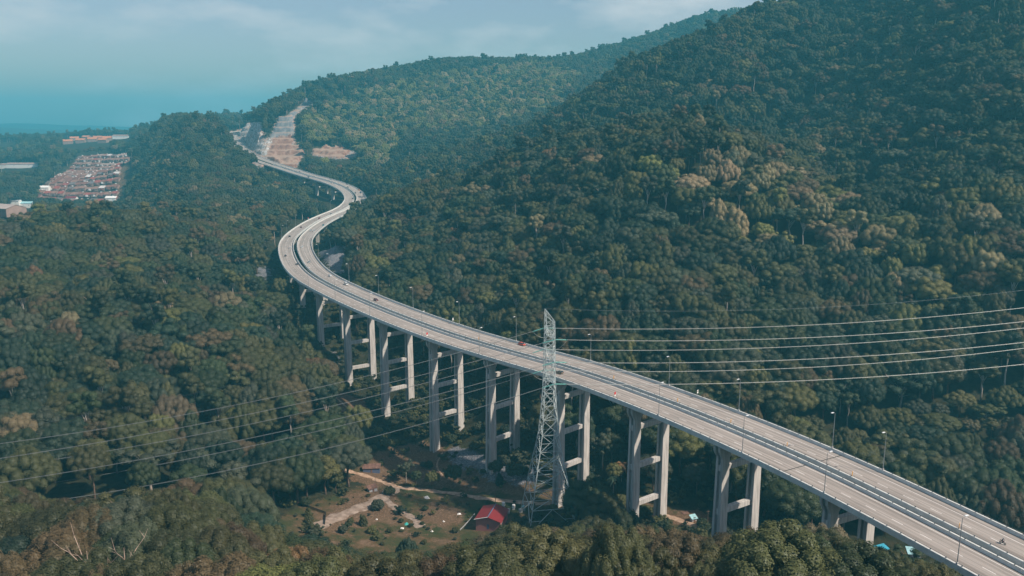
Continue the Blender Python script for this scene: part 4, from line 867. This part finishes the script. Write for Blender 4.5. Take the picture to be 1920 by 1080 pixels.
CARS = [(980,645,'hatch','orange-red','orange-red hatchback on the far carriageway just left of the pylon'),(1048,697.5,'sedan','olive grey','olive grey saloon on the near carriageway just right of the pylon'),
 (705,562,'sedan','dark red','dark red saloon on the far carriageway left of the middle piers'),(649,532.5,'van','white','white van nearest the camera on the far carriageway'),(619,516.7,'sedan','white','white car just ahead of the white van'),
 (579.5,491,'sedan','silver','silver car on the inner side of the near bend'),(556.7,495,'hatch','dark grey','dark grey hatchback lowest on the near carriageway of the bend'),(535.5,479,'sedan','dark grey','dark grey saloon near the outer edge of the bend'),
 (567,463,'hatch','white','white hatchback at the middle of the bend on the inner carriageway'),(544,464.7,'hatch','white','white hatchback at the middle of the bend on the outer carriageway'),(543,443,'hatch','black','black hatchback entering the outer carriageway bend'),
 (589,433,'van','white','white van on the inner carriageway above the bend'),(583,432,'sedan','silver','silver car beside the white van above the bend'),(564.5,426,'sedan','dark red','dark red car above the bend on the outer carriageway'),
 (606,422,'hatch','teal','teal hatchback on the inner carriageway above the bend'),(598.7,409,'hatch','red','bright red hatchback between the two bends'),(621.7,401,'sedan','dark blue','dark blue car between the two bends'),
 (663,372,'hatch','black','black car on the near carriageway at the second bend'),(661.7,361.7,'sedan','dark grey','dark car on the near carriageway above the second bend'),(676,361,'hatch','dark blue','blue car on the far carriageway at the second bend'),(676,356,'hatch','orange','orange car on the far carriageway at the second bend'),
 (649,351.7,'hatch','black','black car on the near carriageway climbing past the second bend'),(652.5,345,'hatch','dark grey','dark car on the far carriageway past the second bend'),(621,336,'sedan','silver','silver car far along the far carriageway'),(626,342.5,'hatch','white','white car far along the near carriageway'),
 (578,332,'hatch','black','black car near the top of the climb on the near carriageway'),(561.7,322.5,'hatch','dark red','dark red car near the top of the climb on the far carriageway')]
for a in CARS: car(*a)
# motorcycle and rider
s, o = on_road(1880, 1017, -.6); q = road_at(s, o, -1.02); t_ = road_dir(s)
mc = empty('motorcycle', q, math.atan2(t_[1], t_[0]) + math.pi, 'small dark motorcycle on the far carriageway at the lower right', 'motorcycle')
def skin(name, chain, m_, parent=None, loc=None, rz=0, sub=1):
    me = bpy.data.meshes.new(name); vs = [c_[0] for c_ in chain]; es = [(c_[2], i) for i, c_ in enumerate(chain) if c_[2] is not None]
    me.from_pydata(vs, es, []); o_ = link(name, me, parent, loc); o_.rotation_euler[2] = rz; md = o_.modifiers.new('skin', 'SKIN')
    for i, c_ in enumerate(chain): r_ = c_[1] if isinstance(c_[1], tuple) else (c_[1], c_[1]); me.skin_vertices[0].data[i].radius = r_
    me.skin_vertices[0].data[0].use_root = True; sb = o_.modifiers.new('sub', 'SUBSURF'); sb.levels = sub; sb.render_levels = sub; me.materials.append(m_); return o_
for x in (-.62, .62):
    w = MB(); ring_ = []; n_ = 18
    for k in range(n_):
        a = 2 * math.pi * k / n_
        for r_, y in ((.30, -.05), (.30, .05), (.22, .04), (.22, -.04)): ring_.append((x + r_ * math.cos(a), y, .3 + r_ * math.sin(a)))
    w.add(ring_, [(4 * k + j, 4 * k + (j + 1) % 4, 4 * ((k + 1) % n_) + (j + 1) % 4, 4 * ((k + 1) % n_) + j) for k in range(n_) for j in range(4)]); w.bar((x, -.04, .3), (x, .04, .3), .07, 8)
    for k in range(6): a = k * math.pi / 3; w.bar((x, 0, .3), (x + .23 * math.cos(a), 0, .3 + .23 * math.sin(a)), .015, 4)
    w.build('wheel', M['tyre'], mc)
fr = MB(); fr.tube([(-.62, .09, .3), (-.1, .12, .42), (.35, .06, .78)], [.05, .07, .05], 6); fr.tube([(-.62, -.09, .3), (-.1, -.12, .42), (.35, -.06, .78)], [.05, .07, .05], 6); fr.box((0, 0, .42), (.42, .24, .3)); fr.tube([(.62, .07, .3), (.42, .07, .95)], .025, 6); fr.tube([(.62, -.07, .3), (.42, -.07, .95)], .025, 6)
fr.tube([(.34, -.34, 1.04), (.42, 0, .98), (.34, .34, 1.04)], .02, 6); fr.tube([(-.2, -.16, .3), (-.8, -.18, .4)], .05, 6); fr.build('frame', M['rail'], mc)
MB().tube([(.36, 0, .82), (.15, 0, .86), (-.05, 0, .78)], [.08, .15, .1], 8).build('fuel_tank', carmats('dark red'), mc, True); MB().tube([(0, 0, .8), (-.3, 0, .8), (-.72, 0, .86)], [.1, .12, .08], 8).build('seat', M['black'], mc, True); MB().bar((.5, 0, .88), (.6, 0, .88), .09, 10).build('headlight', M['headl'], mc)
M['jacket'] = mat('dark_jacket', (.03, .035, .05), .8); M['trouser'] = mat('trousers', (.05, .03, .03), .8); M['skin'] = mat('skin', (.30, .17, .11), .6); M['helmet'] = mat('helmet', (.30, .30, .32), .25)
body = [((-.22, 0, .93), (.16, .14), None), ((-.14, 0, 1.15), (.15, .12), 0), ((-.04, 0, 1.36), (.18, .12), 1), ((.02, 0, 1.47), (.07, .07), 2), ((.05, 0, 1.60), (.10, .11), 3), ((.05, 0, 1.70), (.08, .09), 4)]
for sg in (-1, 1):
    b0 = len(body); body += [((-.02, sg * .19, 1.38), .075, 2), ((.12, sg * .27, 1.16), .055, b0), ((.30, sg * .30, 1.06), .04, b0 + 1), ((.37, sg * .30, 1.05), .035, b0 + 2)]
    b0 = len(body); body += [((-.18, sg * .12, .88), .11, 0), ((.16, sg * .22, .82), .085, b0), ((.02, sg * .20, .45), .06, b0 + 1), ((.04, sg * .20, .32), .045, b0 + 2), ((.18, sg * .20, .29), .04, b0 + 3)]
pr_ = skin('person', body, M['jacket'], None, tuple(q), mc.rotation_euler[2]); tag(pr_, 'rider in dark clothes and helmet leaning forward on the motorcycle', 'person')
hl = MB()
bm_ = bmesh.new(); bmesh.ops.create_uvsphere(bm_, u_segments=14, v_segments=10, radius=.15, matrix=Matrix.Translation((.06, 0, 1.64)) @ Matrix.Diagonal((1.1, .95, 1.05, 1))); me = bpy.data.meshes.new('helmet'); bm_.to_mesh(me); bm_.free(); me.materials.append(M['helmet']); link('helmet', me, pr_)
# ------------------------------------------------------------------ clearing: tracks, house, huts, poles, odds and ends
M['dirt'] = mat('dirt_track', (.50, .36, .26), .95, col2=(.24, .15, .10), scale=.5, detail=7, bump=.3)
M['grey_dirt'] = mat('grey_track', (.34, .27, .22), .95, col2=(.17, .12, .09), scale=.4, detail=7, bump=.3)
def ribbon(px, w, m_, lab, name='dirt_track', dz=.26):
    P = np.array([on_ground(u, v, 230, 900)[:2] for u, v in px]); P3 = catmull(np.c_[P, np.zeros(len(P))], 8)[:, :2]; g = np.random.RandomState(len(px)); V = []; Fs = []
    for i, p in enumerate(P3):
        d = P3[min(i + 1, len(P3) - 1)] - P3[max(i - 1, 0)]; d /= np.linalg.norm(d) + 1e-9; nrm = np.array([-d[1], d[0]]); ww = w * (1 + .35 * math.sin(i * .9 + 1) * .5 + g.uniform(-.18, .18)) / 2
        for k in range(5):
            f_ = (k - 2) / 2; x, y = p + nrm * ww * f_; V.append((x, y, z1(x, y) + dz - (.5 if abs(f_) == 1 else 0)))
        if i: b0 = (i - 1) * 5; Fs += [(b0 + k, b0 + k + 1, b0 + k + 6, b0 + k + 5) for k in range(4)]
    mb = MB(); mb.add(V, Fs); tag(mb.build(name, m_, smooth=True), lab, kind='structure')
ribbon([(575,1000),(600,985),(640,966),(690,946),(722,928),(745,912)], 8.0, M['grey_dirt'], 'pale track curving up through the meadow'); ribbon([(615,878),(655,884),(690,894),(715,903),(748,914),(800,919),(850,925),(895,933),(940,939),(1000,944),(1050,944),(1090,952),(1140,958)], 3.6, M['dirt'], 'sandy track crossing below the piers', dz=.32)
ribbon([(715,930),(745,955),(775,972),(790,990)], 5.0, M['grey_dirt'], 'short dirt branch through the meadow', dz=.30); ribbon([(829,850),(820,868),(821,880),(830,893)], 1.2, M['dirt'], 'thin footpath up the brown bank'); ribbon([(626,742),(650,764),(686,797)], 2.2, M['dirt'], 'narrow trail down the slope left of the piers')
ribbon([(492,528),(497,545),(504,572)], 4.0, M['grey_dirt'], 'grey service track on the slope left of the bend'); ribbon([(1235,962),(1270,974),(1310,990),(1350,1008)], 4.0, M['dirt'], 'sandy track in the small clearing on the right')
M['redroof'] = mat('red_metal_roof', (.19, .022, .025), .45, var=.08, scale=.4); M['pink'] = mat('pink_wall', (.36, .16, .15), .8); M['ridge'] = mat('ridge_cap', (.10, .13, .22), .5); M['greywall'] = mat('grey_wall', (.35, .36, .38), .8); M['bluepane'] = mat('window_pane', (.12, .20, .26), .2, spec=.7)
def gable(name, x, y, z, rz, L, Wd, h, rise, roof, wall, lab, cat='house', group=None, over=.6, wins=True, ridge=None, sx_=1.0):
    e = empty(name, (x, y, z), rz, lab, cat, group)
    w = MB(); hx, hy = L / 2 - over, Wd / 2 - over; w.add([(-hx, -hy, -1.5), (hx, -hy, -1.5), (hx, hy, -1.5), (-hx, hy, -1.5), (-hx, -hy, h), (hx, -hy, h), (hx, hy, h), (-hx, hy, h), (-hx, 0, h + rise * .85), (hx, 0, h + rise * .85)],
          [(0, 1, 5, 4), (2, 3, 7, 6), (1, 2, 6, 9, 5), (3, 0, 4, 8, 7), (3, 2, 1, 0), (4, 5, 9, 8), (6, 7, 8, 9)]); w.build('wall', wall, e)
    X_, Y_ = L / 2, Wd / 2; dz = .12; dr = rise * over / Y_ * .0
    r_ = MB(); ze = h - .12; zr = h + rise
    r_.add([(-X_, -Y_, ze), (X_, -Y_, ze), (X_, 0, zr), (-X_, 0, zr), (X_, Y_, ze), (-X_, Y_, ze), (-X_, -Y_, ze - dz), (X_, -Y_, ze - dz), (X_, 0, zr - dz), (-X_, 0, zr - dz), (X_, Y_, ze - dz), (-X_, Y_, ze - dz)],
           [(0, 1, 2, 3), (3, 2, 4, 5), (7, 6, 9, 8), (8, 9, 11, 10), (0, 6, 7, 1), (5, 4, 10, 11), (1, 7, 8, 2), (2, 8, 10, 4), (6, 0, 3, 9), (9, 3, 5, 11)]); ro = r_.build('roof', roof, e)
    if ridge: MB().bar((-X_ + .1, 0, zr + .05), (X_ - .1, 0, zr + .05), .22, 6).build('ridge_cap', ridge, ro)
    if wins:
        for xx in (-hx * .5, hx * .45):
            for sg in (-1, 1): MB().box((xx, sg * (hy + .01), h * .55), (1.3, .06, 1.1)).build('window', M['bluepane'], e)
        MB().box((-hx - .01, 0, h * .45), (.06, 1.0, min(2.1, h * .85))).build('door', M['ridge'], e)
    return e
# the red roofed house: ridge sighted from its far to its near end
ra, rb = atz(930.2, 944.3, 3.0), atz(914.0, 970.0, 3.0); rc = (ra + rb) / 2; rL = float(np.linalg.norm(ra - rb)); rz = math.atan2(ra[1] - rb[1], ra[0] - rb[0]); zg = z1(rc[0], rc[1])
hs = gable('village_house', rc[0], rc[1], zg, rz, rL, 12.0, 3.0 - zg - 1.7, 1.7, M['redroof'], M['pink'], 'small house with a bright red metal gable roof in the clearing', ridge=M['ridge'])
print('HOUSE', rc, rL, math.degrees(rz), zg)
MB().bar((-rL / 2 + .0, .05, 3.0 - zg + .02), (-rL / 2, 6.05, 3.0 - zg - 1.75), .16, 4).build('barge_board', M['white'], hs)
def simple(name, mb, m_, lab, cat, group=None, loc=(0, 0, 0)): return tag(mb.build(name, m_, None, loc=loc), lab, cat, group)
M['cyan'] = mat('cyan_tarpaulin', (.04, .30, .42), .6, var=.25, scale=1.0); M['palecyan'] = mat('pale_cyan_sheet', (.30, .52, .56), .6, var=.2, scale=.8); M['rust'] = mat('rusty_sheet', (.16, .09, .07), .8, var=.35, scale=.7); M['turq'] = mat('turquoise', (.05, .38, .34), .6)
def hut(u, v, w, d, h, rz, roof, lab, zoff=0.0, wall='greywall', yy=None):
    p = on_ground(u, v, 150, 600) if yy is None else aty(u, v, yy); zz = z1(p[0], p[1])
    e = empty('tin_roofed_hut', (p[0], p[1], zz), rz, lab, 'hut'); MB().box((0, 0, h / 2 - .75), (w - .8, d - .8, h + 1.5 - .3)).build('wall', M[wall], e)
    r_ = MB(); X_, Y_ = w / 2, d / 2; r_.add([(-X_, -Y_, h - .2), (X_, -Y_, h - .2), (X_, Y_, h + .8), (-X_, Y_, h + .8), (-X_, -Y_, h - .3), (X_, -Y_, h - .3), (X_, Y_, h + .7), (-X_, Y_, h + .7)], [(0, 1, 2, 3), (7, 6, 5, 4), (0, 4, 5, 1), (1, 5, 6, 2), (2, 6, 7, 3), (3, 7, 4, 0)]); r_.build('roof', M[roof], e)
    MB().box((0, -(d - .8) / 2 - .02, 1.0), (.9, .06, 1.9)).build('door', M['rust'], e); return e
hut(1500, 1004, 7, 5, 2.8, .3, 'palecyan', 'hut with a pale turquoise roof left of the joint pier'); hut(1532, 1030, 7, 5, 2.8, -.5, 'palecyan', 'hut with a pale blue roof showing through the trees'); hut(1652, 1042, 6, 4, 2.6, .4, 'cyan', 'hut with a bright blue roof just right of the joint pier')
hut(1678, 1056, 9, 6, 2.8, .15, 'rust', 'hut with a rusty brown roof beneath the deck'); hut(1712, 1046, 5, 4, 2.6, -.2, 'palecyan', 'hut with a pale blue roof beneath the deck edge'); hut(1792, 1068, 6, 5, 3.2, .2, 'cyan', 'small bright blue hut beneath the lowest stretch of parapet'); hut(1300, 977, 3, 2.4, 1.6, .4, 'palecyan', 'tiny shelter with a pale blue roof in the small clearing'); hut(697, 884, 9, 4, 2.6, .1, 'rust', 'low dark shelter beside the sandy track', wall='ridge'); hut(698, 921, 5, 3, 2.0, .7, 'rust', 'small collapsed shed at the track junction')
def pole(u, v, h, lab):
    p = on_ground(u, v, 200, 600); e = empty('utility_pole', p, .3, lab, 'pole'); MB().bar((0, 0, -1), (0, 0, h), .16, 8, .11).build('post', M['bark'], e); MB().box((0, 0, h - .6), (1.6, .12, .12)).build('crossbar', M['bark'], e)
pole(929, 950, 8.5, 'wooden utility pole standing behind the red-roofed house'); pole(1326, 991, 8.0, 'dark utility pole in the small right-hand clearing'); pole(704, 916, 7.5, 'dark post beside the bend in the dirt track')
for i, (u, v, lab) in enumerate([(944, 951, 'white water tank just behind the red roof'), (963, 955, 'white water tank between the house and the pylon'), (953, 963, 'small white tank at the right eave of the house'), (982, 958, 'pale blue water tank beside the left pylon leg')]):
    p = on_ground(u, v); e = empty('water_tank', p, 0, lab, 'tank', 'water tanks by the house'); MB().bar((0, 0, .8), (0, 0, 2.2), .75, 14, .7).build('barrel', M['white'] if i < 3 else M['palecyan'], e); MB().box((0, 0, .3), (1.3, 1.3, 1.0)).build('stand', M['greywall'], e)
def debris(u, v, w, m_, lab, name='tarpaulin'):
    p = on_ground(u, v); g = np.random.RandomState(int(u)); n_ = 7; V = [(w * (i / (n_ - 1) - .5) + g.uniform(-.15, .15), w * .7 * (j / (n_ - 1) - .5) + g.uniform(-.15, .15), g.uniform(.05, .55) * (1 if 0 < i < n_ - 1 and 0 < j < n_ - 1 else .2)) for i in range(n_) for j in range(n_)]
    mb = MB(); mb.add(V, [(i * n_ + j, (i + 1) * n_ + j, (i + 1) * n_ + j + 1, i * n_ + j + 1) for i in range(n_ - 1) for j in range(n_ - 1)]); o_ = mb.build(name, M[m_]); o_.location = (p[0], p[1], p[2] + .02); o_.rotation_euler[2] = u; md = o_.modifiers.new('thick', 'SOLIDIFY'); md.thickness = .06; tag(o_, lab, 'sheet')
debris(762, 984, 2.2, 'turq', 'crumpled turquoise tarpaulin lying in the meadow'); debris(754, 992, 1.5, 'white', 'white sheet beside the turquoise tarpaulin'); debris(706, 975, 1.0, 'white', 'small white scrap left of the turquoise tarpaulin'); debris(810, 998, 1.0, 'white', 'white scrap near the lower meadow edge'); debris(832, 979, 1.0, 'white', 'white scrap on the bare soil patch'); debris(790, 967, .9, 'white', 'white scrap above the bare soil patch')
debris(800, 934, 3, 'greywall', 'grey slab lying under the bushes beside the track', 'concrete_slab'); debris(861, 965, 1.6, 'white', 'white scrap left of the red-roofed house'); debris(1285, 962, 3, 'rust', 'brownish rubble heap in the small clearing', 'rubble_heap')
def fence(px, h, m_, lab, name='fence'):
    P = [on_ground(u, v) for u, v in px]; e = empty(name, P[0], 0, lab, 'fence'); ps = []
    for a, b2 in zip(P[:-1], P[1:]):
        k = max(1, int(np.linalg.norm(b2 - a) / 2.4)); ps += [a + (b2 - a) * i / k for i in range(k)]
    ps.append(P[-1]); r_ = MB()
    for a, b2 in zip(ps[:-1], ps[1:]):
        a2, c2 = Vector(a - P[0]), Vector(b2 - P[0])
        for hh in (.35, .65, .92): r_.bar(a2 + Vector((0, 0, h * hh)), c2 + Vector((0, 0, h * hh)), .09 * h, 4)
    r_.build('rail', M[m_], e)
    for a in ps: q = Vector(a - P[0]); MB().bar(q + Vector((0, 0, -.5)), q + Vector((0, 0, h)), .09, 6).build('post', M[m_], e)
fence([(578,954),(596,960),(611,967),(609,985)], 1.5, 'black', 'dark board fence at the left edge of the meadow'); fence([(858,1000),(868,990),(882,975),(890,966)], 0.7, 'greywall', 'low pale fence left of the red-roofed house')
# special trees
def add_tree(k, u, v, s_, tone, lab, cat_y=None):
    p = on_ground(u, v, 180, 1000); put_tree(k, p[0], p[1], p[2], s_, s_, u * .7, TONES[tone][0], lab, 'trees picked out around the clearing')
for a in [(3, 930, 905, .75, 0, 'round dense bush above the track left of the pylon'), (3, 962, 915, .85, 0, 'large round bush beside the left pylon leg'), (0, 850, 915, .62, 0, 'low spreading tree over the track left of the house'), (0, 812, 918, .5, 3, 'small light tree over the track left of the house'), (3, 780, 915, .6, 0, 'dark bush where the track meets the meadow'), (5, 762, 905, .62, 4, 'slender open tree at the track junction'), (3, 630, 925, .75, 1, 'round bush left of the track junction'),
          (10, 1165, 905, 1.0, 6, 'drooping rust-brown palm between the third and fourth piers'), (10, 1150, 925, .8, 5, 'dark green palm near the foot of the third pier'), (10, 1450, 905, .9, 6, 'dry brown palm right of the second pier'), (3, 1150, 915, .8, 3, 'light green round tree behind the third pier'), (3, 600, 905, .7, 3, 'yellow-green bush left of the sandy track'), (5, 1130, 880, 1.05, 4, 'tall open tree with a pale trunk left of the third pier'), (3, 545, 945, .8, 5, 'dark bush at the upper left corner of the meadow'),
          (8, 765, 1068, .62, 5, 'dark pointed tree alone at the lower meadow edge')]: add_tree(*a)
for k, (u, v, s_, tn, w_) in enumerate([(668, 424, 1.15, 5, 'dark tree at the spur tip hiding the far deck'), (690, 412, 1.2, 0, 'green tree beside the upper bend on the spur'), (655, 436, 1.0, 0, 'lower green tree at the spur tip by the deck'), (708, 404, 1.25, 5, 'tall dark tree topping the spur right of the upper bend'), (682, 434, 1.1, 1, 'olive tree below the spur tip'), (648, 452, .95, 5, 'dark low tree inside the near bend')]): add_tree([0, 1, 0, 0, 1, 3][k], u, v, s_, tn, w_)
def dead_tree(u, v, y, h, seed, lab):
    p = aty(u, v, y); zz = z1(p[0], p[1]); g = np.random.RandomState(seed); e = empty('dead_tree', (p[0], p[1], zz), 0, lab, 'tree'); tk = MB(); tk.tube([(0, 0, -1), (.2, 0, h * .4), (0, .2, h * .7), (.3, 0, h * .92)], [.4, .3, .2, .06], 7); tk.build('trunk', M['deadwood'], e)
    for k in range(8):
        a = k * 2.4; z0 = h * g.uniform(.4, .8); L_ = h * g.uniform(.25, .42); b_ = MB(); c_ = [(0, .1, z0)]
        for j in range(1, 5): f_ = j / 4; c_.append((L_ * f_ * math.cos(a) * .8 + g.uniform(-.4, .4), L_ * f_ * math.sin(a) * .8 + g.uniform(-.4, .4), z0 + L_ * f_ * .85 + g.uniform(-.3, .3)))
        b_.tube(c_, [.14, .11, .08, .05, .02], 5)
        for j in (2, 3): q_ = Vector(c_[j]); b_.tube([q_, q_ + Vector((g.uniform(-1.6, 1.6), g.uniform(-1.6, 1.6), g.uniform(1, 2.4)))], [.06, .015], 4)
        b_.build('branch', M['deadwood'], e)
dead_tree(165, 1075, 172, 26, 1, 'bare pale dead tree with forked branches at the lower left'); dead_tree(235, 1075, 176, 24, 2, 'second bare dead tree right of the first at the lower left'); dead_tree(548, 885, 352, 13, 3, 'thin bare dead tree on the pale soil patch'); dead_tree(1130, 1045, 222, 20, 5, 'reddish bare tree rising between crowns below the third pier'); dead_tree(1720, 60, 800, 30, 6, 'pale dead trunk high on the right-hand hillside')
# ------------------------------------------------------------------ hillside housing estate and far houses
RF = [mat('roof_brown', (.24, .13, .10), .8, var=.25, scale=.3), mat('roof_red', (.26, .065, .05), .8, var=.25, scale=.3), mat('roof_grey', (.15, .125, .125), .8, var=.2, scale=.3), mat('roof_pale', (.30, .21, .18), .8, var=.2, scale=.3)]; RN = ['brown', 'red', 'grey', 'pale', 'maroon', 'white']; RF += [mat('roof_maroon', (.19, .085, .065), .8, var=.25, scale=.3), mat('roof_white', (.55, .52, .5), .8, var=.1, scale=.3)]
M['cream'] = mat('cream_wall', (.30, .21, .18), .8, var=.15, scale=.2); M['orange_roof'] = mat('orange_roof', (.46, .19, .10), .8, var=.2, scale=.2)
CA, CB, CC, CD = [on_ground(*q_, 1300, 2100) for q_ in ((66, 370), (222, 374), (246, 292), (148, 298))]
g = np.random.RandomState(4); QL = [(80, 366), (146, 298)]; QR = [(224, 371), (247, 290)]; nr = 16
def lerp2(a, b2, f): return (a[0] + (b2[0] - a[0]) * f, a[1] + (b2[1] - a[1]) * f)
fl = np.linspace(0, 1, nr)
for r_ in range(nr):
    A_ = CA + (CD - CA) * fl[r_]; B_ = CB + (CC - CB) * fl[r_]; n_ = 12; d = (B_ - A_) / n_; Lb = np.linalg.norm(d[:2])
    for k in range(n_):
        c = A_ + d * (k + .5); c[2] = z1(c[0], c[1]); rc_ = g.choice(6, p=[.54, .05, .05, .18, .16, .02] if r_ > 6 else [.32, .14, .12, .06, .34, .02]); c = c + np.array([g.uniform(-.8, .8), g.uniform(-1.2, 1.2), 0])
        e = gable('terraced_house', c[0], c[1], c[2], math.atan2(d[1], d[0]), Lb * g.uniform(.8, .97), 17.0 + g.uniform(-2, 2), 3.0 + g.uniform(-.5, 1.2), 3.8 + g.uniform(-.6, .6), RF[rc_], M['cream'], '%s-roofed terrace, %s row up, %s block from the left' % (RN[rc_], ordn[r_], ordn[k]), 'house', 'terraces of the hillside estate', wins=False)
        MB().box((g.uniform(-.25, .25) * Lb, -8.6, 1.6), (Lb * .3, 1.6, 3.2)).build('porch', RF[(rc_ + 2) % 6] if g.rand() < .85 else M['white'], e)
        if g.rand() < .3: MB().box((g.uniform(-.3, .3) * Lb, g.uniform(-3, 3), 7.8), (2.0, 2.0, 1.6)).build('water_tank', M['white'], e)
for i, (u, v) in enumerate([(128, 268), (140, 262), (152, 266), (163, 260), (174, 264), (184, 261), (194, 266), (202, 262), (8, 264), (20, 263)]):
    p = on_ground(u, v + 2, 1900, 3200); gable('far_house', p[0], p[1], p[2], g.uniform(-.5, .5), 26, 15, 8, 5, M['orange_roof'], M['cream'], '%s orange-roofed house from the left on the far ridge' % ordn[i - 8 if i > 7 else i + 2], 'house', 'orange-roofed houses on the far ridge')
for u, v, L_, lab in [(228, 260, 44, 'long white building on the far ridge behind the estate'), (210, 252, 10, 'small white house on the far ridge'), (45, 314, 70, 'long low grey building left of the estate'), (8, 315, 60, 'long low pale building at the left edge of the view')]:
    p = on_ground(u, v, 1500, 3200); gable('far_building', p[0], p[1], p[2], .05, L_, 18, 8, 3, RF[3], M['white'], lab, 'building')
p = on_ground(12, 402, 700, 1300); gable('warehouse', p[0], p[1], p[2], -.5, 46, 26, 9, 4, mat('pale_roof', (.40, .33, .30), .7, var=.1, scale=.1), M['cream'], 'large pale-roofed warehouse at the left edge', 'building')
for u, v, m_, lab in [(28, 384, 'greywall', 'grey building behind the pale warehouse'), (52, 388, 'palecyan', 'pale blue shed right of the warehouse'), (36, 378, 'white', 'small white house above the warehouse'), (92, 381, 'rust', 'low shed with brown roof in front of the estate'), (135, 378, 'redroof', 'small red-roofed house in front of the estate'), (210, 378, 'white', 'white-roofed hall at the front right corner of the estate'), (84, 358, 'white', 'pale hall at the front left corner of the estate')]:
    p = on_ground(u, v, 800, 2000); gable('estate_building', p[0], p[1], p[2], .1, 20, 13, 7, 3, M[m_], M['white'], lab, 'building')

# ------------------------------------------------------------------ terraced rock cutting above the far road
g = np.random.RandomState(9); cx_ = np.arange(-760, -290, 2.5); cy_ = np.arange(1330, 2010, 2.8); XX, YY = np.meshgrid(cx_, cy_, indexing='ij'); xf, yf = XX.ravel(), YY.ravel(); zb_ = zt(xf, yf)
uu_, vv_, _ = projv(np.c_[xf, yf, zb_]); inside = np.zeros(len(xf), bool)
for p in CUT: inside |= inpoly(uu_ + 1.5 * fbm(xf, yf, 41, 3, 30), vv_ + 1.5 * fbm(xf, yf, 42, 3, 30), p)
l_, k_ = near_line(xf, yf); inside &= l_ > 17
stp = 10.0; zz_ = zb_ + 2.2 * fbm(xf, yf, 43, 3, 90); fr_ = zz_ / stp - np.floor(zz_ / stp); f2 = np.clip((fr_ - .42) / .5, 0, 1); zs_ = (np.floor(zz_ / stp) + f2 * f2 * (3 - 2 * f2)) * stp
zs_ = np.maximum(zs_, zb_ - 3.5) + 4.2 + np.where(f2 > .05, 1.0, .2) * (1.0 * fbm(xf, yf, 44, 4, 14) + g.normal(0, .35, len(xf)))
nx_, ny_ = len(cx_), len(cy_); I2, J2 = np.meshgrid(np.arange(nx_ - 1), np.arange(ny_ - 1), indexing='ij'); b0 = (I2 * ny_ + J2).ravel(); Fq_ = np.c_[b0, b0 + ny_, b0 + ny_ + 1, b0 + 1]; Fq_ = Fq_[inside[Fq_].all(1)]
edge_ = np.zeros(len(xf)); cnt = np.bincount(Fq_.ravel(), minlength=len(xf)); edge_ = (cnt > 0) & (cnt < 4); zs_ = np.where(edge_, zb_ - 1.5, zs_)
usedv = np.unique(Fq_); rem = np.full(len(xf), -1); rem[usedv] = np.arange(len(usedv))
cm2 = bpy.data.materials.new('cut_rock'); cm2.use_nodes = True; t = cm2.node_tree; bs = t.nodes['Principled BSDF']; bs.inputs['Roughness'].default_value = .9
geo = N(t, 'ShaderNodeNewGeometry'); za = N(t, 'ShaderNodeAttribute', attribute_name='zone'); zs2 = N(t, 'ShaderNodeSeparateColor'); t.links.new(za.outputs['Color'], zs2.inputs[0])
mA = N(t, 'ShaderNodeMapping'); mA.inputs['Scale'].default_value = (1, 1, .45); t.links.new(geo.outputs['Position'], mA.inputs[0])
nA = N(t, 'ShaderNodeTexNoise', i_Scale=.16, i_Detail=8.0, i_Roughness=.75); t.links.new(mA.outputs[0], nA.inputs[0])
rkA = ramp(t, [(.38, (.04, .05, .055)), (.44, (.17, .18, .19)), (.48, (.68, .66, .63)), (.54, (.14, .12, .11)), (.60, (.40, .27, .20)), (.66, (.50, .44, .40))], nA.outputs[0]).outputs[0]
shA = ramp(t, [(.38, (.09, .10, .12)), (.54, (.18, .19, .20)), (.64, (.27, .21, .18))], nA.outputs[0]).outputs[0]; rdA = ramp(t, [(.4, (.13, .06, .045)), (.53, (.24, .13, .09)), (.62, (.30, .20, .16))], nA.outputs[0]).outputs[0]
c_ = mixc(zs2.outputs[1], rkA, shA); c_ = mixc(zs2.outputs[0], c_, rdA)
sn = N(t, 'ShaderNodeSeparateXYZ'); t.links.new(geo.outputs['Normal'], sn.inputs[0]); fl2 = ramp(t, [(.80, 0.0), (.93, .8)], sn.outputs[2]).outputs[0]; bn = N(t, 'ShaderNodeRGB'); bn.outputs[0].default_value = (.33, .23, .17, 1)
c_ = mixc(fl2, c_, bn.outputs[0]); t.links.new(c_, bs.inputs['Base Color'])
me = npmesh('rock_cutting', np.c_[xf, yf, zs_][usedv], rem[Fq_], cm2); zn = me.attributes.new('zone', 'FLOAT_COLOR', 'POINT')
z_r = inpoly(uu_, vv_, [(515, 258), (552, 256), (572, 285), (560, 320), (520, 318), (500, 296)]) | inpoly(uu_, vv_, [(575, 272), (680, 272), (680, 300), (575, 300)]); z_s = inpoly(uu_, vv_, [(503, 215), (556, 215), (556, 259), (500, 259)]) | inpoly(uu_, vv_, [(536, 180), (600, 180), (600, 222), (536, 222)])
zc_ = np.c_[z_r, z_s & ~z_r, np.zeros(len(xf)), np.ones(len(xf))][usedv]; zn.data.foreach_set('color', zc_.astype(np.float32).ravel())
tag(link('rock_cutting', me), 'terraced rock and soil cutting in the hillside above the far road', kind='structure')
# ------------------------------------------------------------------ haze
hz = MB(); hz.box((0, 4150, 233.5), (18400, 9900, 481))
hm = bpy.data.materials.new('haze_air'); hm.use_nodes = True; t = hm.node_tree; t.nodes.clear(); o_ = N(t, 'ShaderNodeOutputMaterial')
pvn = N(t, 'ShaderNodeVolumePrincipled'); pvn.inputs['Color'].default_value = (.14, .67, .85, 1); pvn.inputs['Density'].default_value = .00022; pvn.inputs['Anisotropy'].default_value = .1
t.links.new(pvn.outputs[0], o_.inputs['Volume'])
tag(hz.build('haze', hm), 'thin blue haze filling the valley air', kind='stuff')
